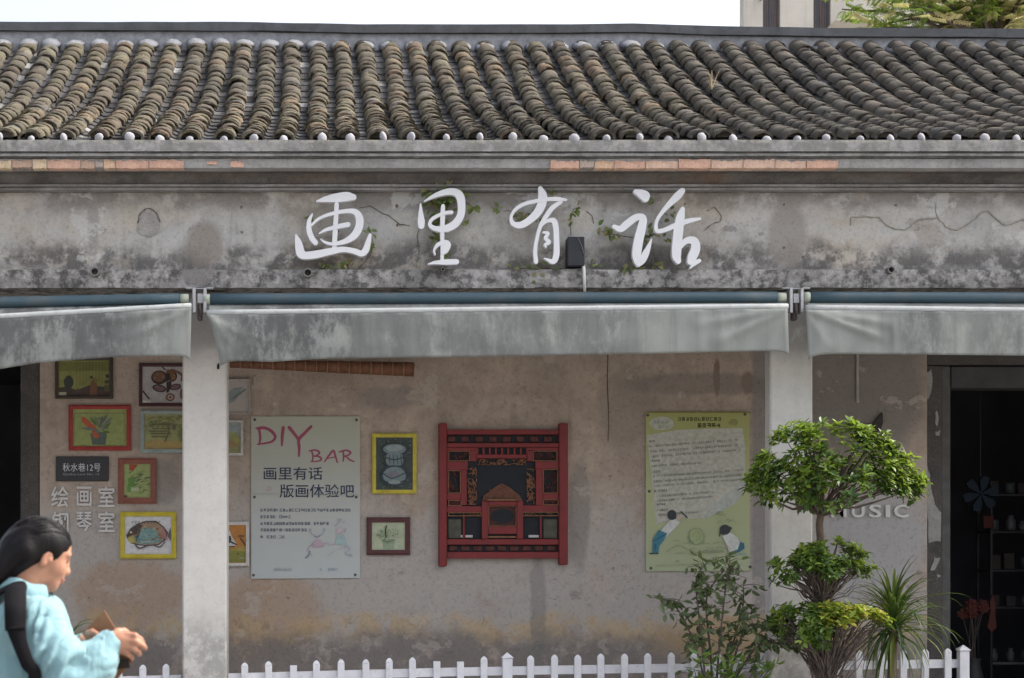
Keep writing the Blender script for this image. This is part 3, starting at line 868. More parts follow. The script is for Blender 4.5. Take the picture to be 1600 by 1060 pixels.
# ------------------------------------------------------------------ awnings
fab = []
def canvas_mat(name, seed, dirt_amt, patches, ox):
    k = NT(name)
    base = k.ramp(k.noise(2.0, 5, .6, k.scaled((1, 1, 1), (seed, 0, 0))), [(.3, (.235, .25, .238)), (.7, (.32, .335, .318))])
    d1 = k.noise(2.6, 8, .72, k.scaled((1.6, 1, .8), (seed * 3, 2, 1)))
    st = k.noise(1, 5, .65, k.scaled((16, 16, .8), (seed, 1, 1)))
    c = k.mix(k.mr(st, .46, .70, 0, .5), base, (.21, .21, .21))
    sep = k.n('ShaderNodeSeparateXYZ'); k.l(k.obj(), sep.inputs[0])
    msk = None
    for (xa, xb, am) in patches:
        xa -= ox; xb -= ox
        m = k.mathn('MULTIPLY', k.mr(sep.outputs[0], xa - .25, xa + .25), k.mr(sep.outputs[0], xb - .25, xb + .25, 1, 0))
        m = k.mathn('MULTIPLY', m, am)
        msk = m if msk is None else k.mathn('MAXIMUM', msk, m)
    d1 = k.mathn('ADD', d1, k.mathn('MULTIPLY', k.mathn('SUBTRACT', k.noise(17, 6, .75, k.scaled((1.4, 1, .7), (seed, 5, 2))), .5), .55))
    thr = k.mr(d1, .33, .56, 0, dirt_amt)
    c = k.mix(k.mathn('MULTIPLY', thr, msk), c, (.105, .105, .108))
    sp = k.mr(k.noise(34, 4, .7), .58, .7, 0, .4)
    c = k.mix(k.mathn('MULTIPLY', sp, msk), c, (.07, .07, .075))
    k.bump(k.noise(3, 4, .6), .25, .03)
    k.done(c, .75, .25)
    tr = k.n('ShaderNodeBsdfTranslucent'); k.l(c, tr.inputs[0])
    ms = k.n('ShaderNodeMixShader'); ms.inputs[0].default_value = .12
    k.l(k.b.outputs[0], ms.inputs[1]); k.l(tr.outputs[0], ms.inputs[2]); k.l(ms.outputs[0], k.t.nodes['Material Output'].inputs[0])
    return k.m
blue = NT('blue_rolled_canvas')
bs = blue.noise(1, 4, .6, blue.scaled((1.5, 8, 40)))
blue_m = blue.done(blue.mix(blue.mr(blue.noise(3, 6), .45, .7, 0, .5), blue.ramp(bs, [(.3, (.035, .070, .095)), (.7, (.055, .095, .12))]), (.10, .11, .11)), .55, .4)
steel = plain('galvanised_steel', (.42, .42, .43), .45, .2, 20, .5, .5, dirt=(.2, .17, .14))
hemm = plain('pale_awning_hem', (.45, .47, .47), .7, .12, 6, bump=.1, dirt=(.25, .25, .25))
capm = plain('faded_awning_end', (.36, .40, .33), .6, .2, 20)

def awning(label, tube, top, bot, x_l, x_r, folds, cm):
    """tube/top/bot: (px, py) polylines of roller axis, front bar and lower hem; x_l/x_r: px of side edges top and bottom."""
    YT, YB, YV = -.20, -.335, -.35
    ip = lambda pl, x: float(np.interp(x, [p[0] for p in pl], [p[1] for p in pl]))
    xm = (x_l[0] + x_r[0]) / 2
    c = P(xm, ip(tube, xm), YT)
    e = empty('awning', c, label, 'awning', 'rolled canvas awnings under the ledge')
    mb = MB(c); xs = np.linspace(x_l[0] + 6, x_r[0] - 18, 14)
    mb.tube([P(x, ip(tube, x), YT) for x in xs], .042, 14); mb.build('roller_tube', blue_m, e, True)
    mb = MB(c); mb.tube([P(x_r[0] - 17.5, ip(tube, x_r[0]), YT), P(x_r[0] - 4, ip(tube, x_r[0]), YT)], .036, 12)
    mb.build('tube_end', capm, e, True)
    mb = MB(c); mb.tube([P(x_l[0] - 4, ip(tube, x_l[0]), YT), P(x_l[0] + 5.5, ip(tube, x_l[0]), YT)], .040, 12)
    mb.build('tube_end', capm, e, True)
    # canvas from the roller to the front bar
    nx = 60; mb = MB(c)
    xs = np.linspace(x_l[0] + 4, x_r[0] - 4, nx)
    for i, x in enumerate(xs):
        a = P(x, ip(tube, x) + 7.5, YT); b = P(x, ip(top, x) - 3, YB)
        for t in (0, .5, 1):
            q = a.lerp(b, t); q.z -= .012 * math.sin(math.pi * t) * (1 + .5 * mnoise.noise(Vector((x * .02, t, 0))))
            mb.v.append(q - c)
    for i in range(nx - 1):
        for j in range(2):
            a = i * 3 + j; mb.f.append((a, a + 1, a + 4, a + 3)); mb.m.append(0)
    mb.build('canopy_strip', cm, e, True)
    mb = MB(c); mb.tube([P(x, ip(top, x), YB) for x in np.linspace(x_l[0], x_r[0], 20)], .021, 10); mb.build('front_bar', hemm, e, True)
    # hanging valance
    nx, nz = 150, 18; mb = MB(c)
    for i in range(nx):
        u = i / (nx - 1)
        for j in range(nz):
            v = j / (nz - 1)
            xl = x_l[0] + (x_l[1] - x_l[0]) * v ** .8; xr = x_r[0] + (x_r[1] - x_r[0]) * v ** 1.5
            px = xl + (xr - xl) * u
            py = ip(top, px) + 3 + (ip(bot, px) - ip(top, px) - 3) * v
            dl = px - xl; dr = xr - px
            tail = 9 * math.exp(-dl / 11) + 7 * math.exp(-dr / 9)
            py += tail * v * v
            y = YV - .012 * v
            y += .022 * mnoise.noise(Vector((px * .012, v * 1.5, 5))) * v + .010 * mnoise.noise(Vector((px * .05, v * .8, 8)))
            for (fx, fy, tx, ty, w, am) in folds:      # a crease from (fx,fy) to (tx,ty)
                L = math.hypot(tx - fx, ty - fy); ux, uy = (tx - fx) / L, (ty - fy) / L
                s = (px - fx) * ux + (py - fy) * uy; dd = -(px - fx) * uy + (py - fy) * ux
                if -5 < s < L:
                    ww = w * (.35 + .9 * max(s, 0) / L)
                    y -= am * math.exp(-(dd / ww) ** 2) * math.sin(math.pi * min(max((s + 5) / (L + 5), 0), 1)) ** .6
            mb.v.append(P(px, py, y) - c)
    for i in range(nx - 1):
        for j in range(nz - 1):
            a = i * nz + j; mb.f.append((a, a + 1, a + nz + 1, a + nz)); mb.m.append(0)
    o = mb.build('valance', cm, e, True)
    so_ = o.modifiers.new('thickness', 'SOLIDIFY'); so_.thickness = .004; so_.offset = 0
    return e
m1 = canvas_mat('grey_stained_canvas', 1.0, .95, [(-4.6, -1.25, .9), (-1.4, -1.0, .5)], PX(-50, -.2))
m2 = canvas_mat('streaky_pale_canvas', 2.0, .9, [(-.62, .38, 1.0), (.3, 2.4, .55)], PX(777, -.2))
m3 = canvas_mat('pale_canvas', 3.0, .8, [(4.25, 4.6, .9), (4.7, 8, .55)], PX(1579.5, -.2))
awning('grey stained canvas awning sloping above the nameplate and framed prints', [(-420, 468), (0, 473), (300, 467)], [(-420, 506), (0, 495), (298, 478)], [(-420, 590), (0, 577), (60, 567), (180, 558), (298, 555)], (-400, -400), (299, 297),
       [(297, 482, 190, 535, 7, .022), (297, 480, 150, 505, 6, .014), (297, 485, 270, 550, 9, .010), (60, 490, 40, 570, 20, .012)], m1)
awning('longest awning of pale canvas with dark streaks above the poster and red panel', [(326, 468), (780, 466), (1232, 465)], [(322, 489), (780, 484), (1230, 479)], [(326, 562), (420, 566), (500, 561), (780, 557), (1000, 553), (1232, 548)], (323, 345), (1231, 1233),
       [(326, 494, 356, 530, 6, .022), (354, 510, 354, 570, 3, .016), (324, 494, 390, 530, 8, .014), (1228, 484, 1110, 540, 8, .020), (1228, 482, 1080, 510, 7, .016), (1228, 490, 1190, 552, 8, .010)], m2)
awning('pale canvas awning at the end with the open shop doorway', [(1256, 465), (1600, 466), (1900, 468)], [(1258, 481), (1600, 485), (1900, 489)], [(1258, 553), (1400, 554), (1600, 556), (1900, 560)], (1259, 1263), (1900, 1900),
       [(1262, 486, 1390, 532, 7, .022), (1262, 485, 1400, 508, 6, .016), (1262, 490, 1300, 552, 9, .010), (1395, 490, 1398, 552, 4, .010)], m3)
def bracket(px, label):
    c = P(px, 448, -.12)
    e = empty('awning_bracket', c, label, 'bracket', 'steel brackets between the awnings')
    for s in (-1, 1):
        mb = MB(c); x = PX(px + s * 8.5, -.2)
        mb.box((x - .011, -.235, PZ(490, -.2)), (x + .011, -.16, PZ(451, -.2)), 0, .003)
        mb.box((x + (s * .013), -.225, PZ(452, -.2)), (x + s * .06, -.17, PZ(450.2, -.2)), 0, .001)
        mb.build('side_plate', steel, e)
    mb = MB(c); mb.box((PX(px - 3.5, -.21), -.215, PZ(474, -.21)), (PX(px + 6, -.21), -.12, PZ(459, -.21)), 0, .003); mb.build('gear_box', steel, e)
    mb = MB(c); mb.box((PX(px - 4, -.2), -.19, PZ(500, -.2)), (PX(px + 4, -.2), -.13, PZ(474, -.2)), 0, .008)
    mb.tube([P(px, 472, -.2), P(px + 1, 484, -.205), P(px + 3, 492, -.2)], .012, 8); mb.build('crank_eye', plain('rusty_steel', (.10, .085, .08), .6, .3, 20), e)
    mb = MB(c); mb.box((PX(px - 7, -.15), -.16, PZ(452, -.15)), (PX(px + 7, -.15), .02, PZ(450.4, -.15))); mb.build('top_plate', steel, e)
bracket(312, 'steel awning bracket over the whitewashed column beside the framed prints')
bracket(1243, 'steel awning bracket over the column behind the clipped tree')
mb = MB(P(343, 573, .01)); mb.box(P(339, 577, .012), P(343, 570, .018), 0, .002); mb.tube([P(341, 571, .0), P(342, 568, .0)], .006, 6)
tag(mb.build('wall_hook', plain('black_iron', (.02, .02, .02), .5)), 'tiny black hook on the column just below the awning corner', 'hook')

# ------------------------------------------------------------------ framed pictures on the veranda wall
GP = 'framed prints hanging on the veranda wall'
def framed(box, fw, fcol, bgcol, label, draw=None, fw_in=None, bgvar=.22):
    x0, y0, x1, y1 = box
    Yf = WY - .035
    c = Vector((PX((x0 + x1) / 2, WY - .02), WY - .004, PZ(y1, WY - .02)))
    e = empty('framed_picture', c, label, 'picture', GP)
    fm = plain('painted_frame_wood', fcol, .5, .2, 14, .35, bump=.15, dirt=tuple(q * .7 for q in fcol))
    outer = [(x0, y0), (x1, y0), (x1, y1), (x0, y1)]
    inner = [(x0 + fw, y0 + fw), (x1 - fw, y0 + fw), (x1 - fw, y1 - fw), (x0 + fw, y1 - fw)]
    mid = [(x0 + fw * .4, y0 + fw * .4), (x1 - fw * .4, y0 + fw * .4), (x1 - fw * .4, y1 - fw * .4), (x0 + fw * .4, y1 - fw * .4)]
    mb = MB(c)
    lay = [(outer, WY - .003), (outer, Yf + .006), (mid, Yf), (inner, Yf + .004), (inner, WY - .012)]
    vs = [(PX(a, Yf), Y, PZ(b, Yf)) for ring, Y in lay for a, b in ring]
    fs = [(q * 4 + i, q * 4 + (i + 1) % 4, q * 4 + 4 + (i + 1) % 4, q * 4 + 4 + i) for q in range(4) for i in range(4)]
    mb.add(vs, fs); mb.build('frame', fm, e)
    Yp = WY - .018
    mb = MB(c); mb.box((PX(x0 + fw * .7, Yf), Yp, PZ(y1 - fw * .7, Yf)), (PX(x1 - fw * .7, Yf), WY - .006, PZ(y0 + fw * .7, Yf)))
    pic = mb.build('print', plain('hand_coloured_paper', bgcol, .6, bgvar, 11, .2), e)
    if draw:
        A = Art(Yp, c); draw(A); A.build('artwork', pic)
    return e

def d_a(A):
    A.rect(93, 566, 171, 580, (.17, .17, .055)); A.rect(92, 612, 172, 618, (.055, .04, .035))
    A.poly([(92, 606), (105, 604), (120, 610), (140, 602), (172, 606), (172, 618), (92, 618)], (.07, .05, .045))
    A.ell(107, 598, 7.5, 11, (.05, .055, .05), wob=.1); A.rect(104, 607, 110, 614, (.05, .05, .05))
    A.ell(122, 610, 3.5, 2.5, (.10, .08, .04)); A.rect(92, 613, 104, 618, (.36, .34, .25))
    A.poly([(140, 618), (142, 596), (148, 590), (152, 600), (151, 618)], (.17, .085, .05)); A.ell(143, 590, 2.6, 2.2, (.06, .05, .04)); A.ell(150, 595, 3, 4, (.2, .18, .05))
    A.ell(168, 588, 3, 3, (.05, .05, .04)); A.ell(167, 597, 4, 2.6, (.06, .055, .04)); A.line([(155, 607), (164, 606)], 1, (.03, .06, .04)); A.rect(163, 602, 172, 612, (.10, .10, .05))
    for x in range(120, 172, 5): A.line([(x, 566), (x, 602)], .35, (.12, .12, .05))
framed((86, 558, 176, 623), 5, (.055, .04, .03), (.235, .24, .085), 'olive green still life print in a dark frame, half hidden under the sagging awning', d_a)
def d_b(A):
    br = (.16, .085, .05); dk = (.045, .03, .03)
    A.ell(249, 590, 13, 11, dk); A.ell(248, 589, 10, 8, br, wob=.08); A.ell(268, 588, 9, 9, dk); A.ell(268, 588, 6.5, 7, (.20, .10, .05), wob=.12)
    A.ell(249, 607, 11, 6, dk, .2); A.ell(249, 607, 8.5, 4.2, (.17, .10, .12), .2); A.ell(274, 605, 9, 5, dk, -.2); A.ell(274, 605, 7, 3.6, (.17, .10, .12), -.2)
    A.line([(262, 580, 2.5), (264, 600, 4), (262, 612, 2)], 3, dk); A.line([(258, 578), (254, 574)], 1, dk)
    A.ell(266, 621, 7, 6.5, br); A.ell(266, 621, 4.2, 4, (.36, .30, .30)); A.ell(266, 621, 2.2, 2, br)
    A.line([(262, 582), (270, 579), (284, 586), (284, 594)], 2, br); A.ell(285, 616, 4, 9, br); A.line([(224, 612), (230, 620), (233, 623)], 1.3, dk); A.rect(223, 626, 236, 629.5, (.5, .48, .44))
    for q in range(26): A.ell(random.uniform(224, 296), random.uniform(576, 628), 1.3, .8, (.22, .2, .2))
framed((217, 568, 301, 635), 5, (.060, .020, .022), (.37, .35, .35), 'brown winged figure print in a dark maroon frame cut off by the column', d_b)
def d_c(A):
    A.rect(114, 644, 196, 699, (.27, .31, .115)); A.line([(116, 646), (194, 646), (194, 697), (116, 697), (116, 646)], .5, (.15, .17, .07), 1)
    A.poly([(141, 678), (167, 678), (165, 695), (144, 695)], (.09, .12, .10)); A.ell(154, 679, 12, 4, (.11, .14, .11))
    for (a, b, r) in [(132, 657, 5), (137, 662, 6), (144, 668, 7), (149, 674, 6), (150, 681, 5), (130, 654, 3)]: A.ell(a, b, r, r * .8, (.40, .10, .055), .6, .12)
    for (p, q) in [((152, 672), (128, 669)), ((155, 668), (147, 651)), ((157, 668), (160, 650)), ((160, 668), (176, 652)), ((160, 672), (174, 660)), ((162, 675), (172, 676)), ((158, 662), (168, 648)), ((150, 664), (141, 652))]:
        A.line([(p[0], p[1], 1.2), ((p[0] + q[0]) / 2, (p[1] + q[1]) / 2, 2.2), (q[0], q[1], .4)], 1, random.choice([(.10, .16, .05), (.14, .19, .10), (.16, .17, .16), (.12, .14, .13)]))
    for q in range(10): A.ell(random.uniform(150, 168), random.uniform(652, 676), 2.2, 1.6, (.16, .18, .13))
framed((107, 633, 204, 704), 6.5, (.30, .035, .03), (.30, .33, .13), 'print of a vase with red flowers on green in a bright red frame', d_c)
def d_d(A):
    A.rect(226, 650, 298, 703, (.28, .29, .14))
    A.poly([(226, 692), (245, 686), (270, 690), (298, 684), (298, 703), (226, 703)], (.34, .25, .10))
    for q in range(60): A.ell(random.uniform(228, 296), random.uniform(651, 668), random.uniform(1, 3), random.uniform(1, 2.4), random.choice([(.18, .20, .08), (.25, .20, .07), (.16, .18, .10)]), 0, .2, 8)
    for y in (664, 670, 674, 678, 683): A.line([(236 + random.uniform(-3, 3), y), (250, y + random.uniform(-1, 1)), (264 + random.uniform(-6, 6), y)], .7, (.13, .12, .06))
    A.line([(262, 664), (264, 676), (258, 690)], 1, (.14, .13, .07)); A.ell(272, 668, 3, 5, (.14, .13, .08)); A.ell(284, 680, 4, 12, (.16, .17, .07))
framed((219, 641, 300, 708), 6, (.27, .32, .31), (.3, .31, .16), 'faint yellow landscape print in a pale blue grey frame cut off by the column', d_d)
def d_f(A):
    A.rect(195, 726, 233, 776, (.30, .34, .14)); A.poly([(202, 726), (216, 726), (208, 736), (202, 735)], (.33, .07, .05))
    for q in range(30): 
        x, y = random.uniform(198, 230), random.uniform(738, 772)
        A.line([(x, y, .3), (x + random.uniform(2, 6), y - random.uniform(0, 4), .9), (x + 9, y - random.uniform(0, 6), .2)], 1, random.choice([(.10, .22, .05), (.08, .16, .06), (.20, .30, .10), (.10, .12, .08)]))
    A.ell(205, 757, 5, 12, (.12, .24, .06), .3, .2); A.rect(205, 762, 217, 768, (.38, .42, .26)); A.ell(196, 776, 3, 2, (.12, .05, .03))
framed((184, 716, 244, 787), 9, (.22, .075, .05), (.30, .34, .15), 'green leafy print in a wide brown frame beside the black nameplate', d_f)
def d_h(A):
    A.rect(195, 808, 268, 865, (.60, .59, .60))
    body = [(198, 840), (203, 830), (212, 820), (228, 814), (244, 814), (256, 823), (263, 833), (258, 845), (248, 852), (230, 854), (214, 852), (203, 849)]
    A.poly(body, (.10, .08, .07)); A.poly([((x - 231) * .93 + 231, (y - 835) * .9 + 835) for x, y in body], (.34, .24, .17))
    A.poly([(209, 846), (214, 832), (222, 826), (236, 825), (248, 834), (253, 844), (244, 849), (224, 851)], (.17, .30, .30))
    A.poly([(198, 842), (208, 836), (212, 848), (203, 849)], (.42, .36, .12))
    for q in range(46):
        A.ell(random.uniform(210, 254), random.uniform(823, 848), random.uniform(1, 2.6), random.uniform(.8, 1.8), random.choice([(.12, .25, .26), (.30, .38, .33), (.35, .10, .08), (.40, .40, .30), (.10, .12, .14), (.25, .33, .2)]), random.uniform(0, 3), .2, 8)
    A.poly([(197, 838), (204, 826), (214, 819), (223, 821), (213, 834), (200, 839)], (.08, .065, .055)); A.ell(205, 832, 2, 1.6, (.5, .45, .3)); A.line([(214, 819), (218, 830), (213, 846)], .8, (.10, .08, .07))
    for q in range(9): A.line([(206 + q * 5, 818), (208 + q * 5.2, 815)], .5, (.10, .08, .07), 2)
    A.poly([(262, 838), (267, 824), (267, 846)], (.12, .11, .12)); A.line([(255, 828), (260, 843)], 1.6, (.42, .16, .18)); A.line([(212, 852), (219, 857), (232, 852)], 1.2, (.10, .09, .09)); A.line([(240, 852), (250, 855), (258, 847)], 1, (.12, .10, .10))
    A.line([(222, 847), (240, 847)], .7, (.45, .42, .4))
framed((187.5, 800, 275, 873), 7, (.52, .42, .035), (.62, .60, .60), 'colourful fish print on white in a yellow frame below the relief lettering', d_h)
def d_i(A):
    A.line([(333, 597), (386, 597), (386, 643)], .4, (.35, .31, .29), 1)
    A.poly([(350, 622), (358, 612), (366, 606), (380, 605), (374, 613), (384, 610), (372, 620), (366, 628), (356, 630)], (.22, .25, .25)); A.line([(362, 624), (374, 615), (383, 609)], 1.4, (.16, .19, .19)); A.line([(355, 628), (352, 633)], .6, (.2, .22, .22))
framed((334, 591.5, 391.5, 647.5), 3, (.36, .325, .30), (.40, .36, .335), 'print of a grey bird on pinkish paper, next to the column under the awning', d_i, bgvar=.06)
def d_j(A):
    A.rect(340, 664, 376, 682, (.26, .30, .31)); A.rect(340, 682, 376, 708, (.25, .24, .12)); A.ell(364, 682, 8, 7, (.25, .27, .12), 0, .2); A.ell(364, 694, 9, 6, (.28, .18, .10), 0, .2); A.ell(370, 688, 5, 5, (.30, .28, .1))
framed((334, 656, 380, 712), 4, (.46, .45, .42), (.27, .29, .27), 'small landscape print in a whitish frame squeezed between column and white poster', d_j)
def d_k(A):
    A.rect(338, 821, 384.5, 879, (.45, .20, .06)); A.poly([(338, 862), (355, 857), (384.5, 858), (384.5, 879), (338, 879)], (.22, .22, .06)); A.poly([(356, 860), (370, 856), (384.5, 854), (384.5, 862)], (.36, .28, .08))
    A.poly([(350, 855), (354, 840), (359, 828), (362, 838), (368, 848), (371, 852), (360, 854)], (.5, .5, .47))
    for q in range(9): A.line([(352 + q * 2, 842 + q), (356 + q * 1.8, 846 + q * .7)], .8, (.03, .03, .035))
    A.ell(358, 843, 3.5, 6, (.05, .05, .06)); A.line([(352, 855), (366, 854)], .9, (.08, .06, .05))
    A.line([(376, 842), (380, 847), (383, 852)], 1.3, (.12, .07, .04)); A.ell(377, 838, 5, 2, (.2, .1, .05)); A.ell(372, 866, 1, 1.8, (.1, .1, .04)); A.ell(378, 872, 4, 1.4, (.3, .3, .2))
framed((334, 815.5, 389, 885), 5, (.56, .54, .51), (.45, .20, .06), 'bright orange print with a striped animal in a white frame beside the column', d_k)
def d_m(A):
    A.rect(589, 685, 644, 764, (.065, .085, .08))
    for q in range(150): A.ell(random.uniform(590, 643), random.uniform(686, 763), random.uniform(.6, 1.6), random.uniform(.6, 1.4), random.choice([(.12, .15, .10), (.03, .04, .05), (.10, .09, .13), (.14, .18, .16)]), 0, .3, 7)
    bl = (.05, .06, .085); li = (.17, .22, .23)
    A.ell(616, 704, 20, 10.5, bl); A.ell(616, 702.5, 18, 8, li); A.ell(616, 701, 14, 5, (.26, .31, .31))
    A.poly([(604, 710), (628, 710), (630, 722), (627, 728), (606, 728), (602, 722)], li); A.line([(603, 716), (616, 719), (629, 716)], .9, bl); A.line([(603, 728), (616, 732), (630, 728)], 1.6, bl)
    A.ell(616, 744, 20.5, 16.5, bl); A.ell(616, 744, 18, 14, li); A.ell(614, 742, 9, 6, (.18, .17, .22), 0, .2); A.line([(598, 740), (612, 748), (634, 739)], .8, bl); A.line([(600, 752), (616, 757), (632, 751)], .8, bl); A.ell(616, 754, 9, 3, (.25, .31, .29))
    for x in (608, 614, 620, 626): A.line([(x, 712), (x + 1, 726)], .5, bl)
framed((581.5, 677.5, 651, 771.5), 6, (.50, .42, .05), (.09, .11, .10), 'blue double gourd vase print in a narrow yellow frame', d_m)
def d_n(A):
    A.rect(581.5, 818.5, 633, 858.5, (.42, .46, .33)); A.poly([(597, 843), (617, 843), (615, 858), (599, 858)], (.28, .34, .24))
    for q in range(60):
        a = random.uniform(0, 6.28); r = random.uniform(2, 20)
        A.ell(607 + r * math.cos(a), 835 + r * .62 * math.sin(a), random.uniform(1, 2.6), random.uniform(.6, 1.4), random.choice([(.30, .37, .22), (.26, .33, .2), (.36, .42, .28), (.2, .26, .15)]), random.uniform(0, 3), .2, 7)
    A.line([(603, 840), (602, 829), (604, 822)], 1.1, (.05, .07, .04)); A.line([(597, 845), (605, 847), (616, 844)], .8, (.16, .22, .13))
framed((573, 808.5, 641, 867.5), 8, (.085, .028, .03), (.42, .46, .33), 'pale green potted plant print in a dark wine red frame, lowest beside the white poster', d_n, bgvar=.08)

# black nameplate
c = P(128, 752, WY)
e = empty('nameplate', c, 'black nameplate with white street number lettering on the plaster wall', 'sign')
mb = MB(c); mb.box((PX(87, WY - .03), WY - .03, PZ(752, WY - .03)), (PX(169.5, WY - .03), WY - .003, PZ(713.5, WY - .03)), 0, .004)
pl = mb.build('plate', plain('black_lacquer', (.022, .022, .026), .4, .2, 14, .4), e)
A = Art(WY - .03, c)
A.text('秋水巷12号', 98, 724, 157, 737, (.55, .55, .57)); A.text('Qiushui Lane No. 12', 98, 739.5, 155, 743.5, (.33, .33, .35))
A.build('lettering', pl)
# relief characters
rel = plain('grey_acrylic_letter', (.60, .585, .57), .5, .08, 8, .35)
for ch, x0, y0, x1, y1, lab in [('绘', 80, 760, 107, 793, 'first'), ('画', 120, 760.5, 143, 792, 'middle'), ('室', 153.5, 760, 179, 792.5, 'last'),
                               ('钢', 81, 800, 107, 833, 'first'), ('琴', 119, 800, 143.5, 831, 'middle'), ('室', 153.5, 799, 179, 831.5, 'last')]:
    row = 'upper' if y0 < 790 else 'lower'
    where = {'upper': 'line just below the nameplate', 'lower': 'line next to the yellow frame'}[row]
    c = P((x0 + x1) / 2, y1, WY)
    mb = MB(c); place_text(mb, ch, x0, y0, x1, y1, WY - .022, 0, .02, .012)
    tag(mb.build('relief_character', rel), f'{lab} grey relief character of the {row} {where}', 'sign letter', 'relief characters on the veranda wall')
for ch, x0, y0, x1, y1 in [('M', 1299, 789, 1323, 808.5), ('U', 1331, 788.5, 1351, 809), ('S', 1358, 788.5, 1377.5, 809), ('I', 1384, 789, 1391, 808.5), ('C', 1397, 788.5, 1420, 809), ('A', 1402, 695, 1417, 711), ('L', 1384, 695, 1394, 711)]:
    c = P((x0 + x1) / 2, y1, WY)
    mb = MB(c); place_text(mb, ch, x0, y0, x1, y1, WY - .022, 0, .02, .02)
    nm = {'M': 'first letter of the word MUSIC', 'U': 'round letter U of the word MUSIC', 'S': 'curved middle letter S of the word MUSIC', 'I': 'straight letter I of the word MUSIC', 'C': 'open letter C ending the word MUSIC', 'A': 'pointed letter A above the word MUSIC', 'L': 'letter L peeking out above the leaves'}[ch]
    tag(mb.build('relief_letter', rel), f'grey relief {nm}, behind the clipped tree', 'sign letter', 'relief letters beside the shop door')
# dark swallow ornament and white conduit
mb = MB(P(1360, 675, WY))
mb.prism([(PX(a, WY), PZ(b, WY)) for a, b in [(1327, 655), (1336, 657), (1346, 663), (1356, 664), (1364, 662), (1370, 653), (1377, 645), (1378, 660), (1374, 672), (1366, 678), (1354, 674), (1342, 667)]], WY - .03, WY - .004)
tag(mb.build('swallow_ornament', plain('dark_iron_sheet', (.035, .03, .028), .6, .2, 20)), 'dark swooping bird ornament on the wall above the clipped tree', 'ornament')
mb = MB(P(1339, 630, WY)); mb.box((PX(1337, WY), WY - .018, PZ(630, WY)), (PX(1341.5, WY), WY - .003, 3.3), 0, .003)
tag(mb.build('conduit', plain('painted_conduit', (.34, .32, .30), .6, .15, 12)), 'thin pale conduit running down the wall from the awning', 'conduit')

# ------------------------------------------------------------------ posters
def poster(box, bgm, label, scr, draw, skew=0):
    x0, y0, x1, y1 = box; Y = WY - .016
    c = P((x0 + x1) / 2, y1, WY - .008)
    e = empty('poster_board', c, label, 'poster')
    mb = MB(c)
    mb.prism([(PX(a, Y), PZ(b, Y)) for a, b in [(x0 + skew, y0), (x1, y0 - skew * .3), (x1 + skew * .4, y1), (x0 + 1.2 * skew, y1 + 1)]], Y, WY - .004)
    bd = mb.build('board', bgm, e)
    A = Art(Y, c); draw(A); A.build('printing', bd)
    for a, b in scr:
        m2_ = MB(c); m2_.tube([P(a, b, Y - .0035), P(a, b, WY - .004)], .0125, 9); m2_.build('screw', plain('dull_screw', (.10, .09, .085), .5, .2, 30, metal=.4) if 'scr' not in M else M['scr'], e)
M['scr'] = plain('dull_screw', (.10, .09, .085), .5, .2, 30, metal=.4)
k = NT('washed_out_poster_print')
n1 = k.noise(1.6, 3, .5)
sp = k.n('ShaderNodeSeparateXYZ'); k.l(k.obj(), sp.inputs[0])
pc = k.ramp(k.mr(sp.outputs[2], .05, 1.3, 0, 1, False), [(0, (.47, .50, .50)), (.35, (.46, .475, .46)), (.7, (.385, .39, .34)), (1, (.40, .405, .325))])
pc = k.mix(k.mathn('MULTIPLY', k.mr(n1, .45, .62, 0, .45), k.mr(sp.outputs[2], .2, .6, 1, 0)), pc, (.36, .46, .40))
pm1 = k.done(pc, .35, .4)
PUR = (.30, .075, .125); NAV = (.045, .055, .10)
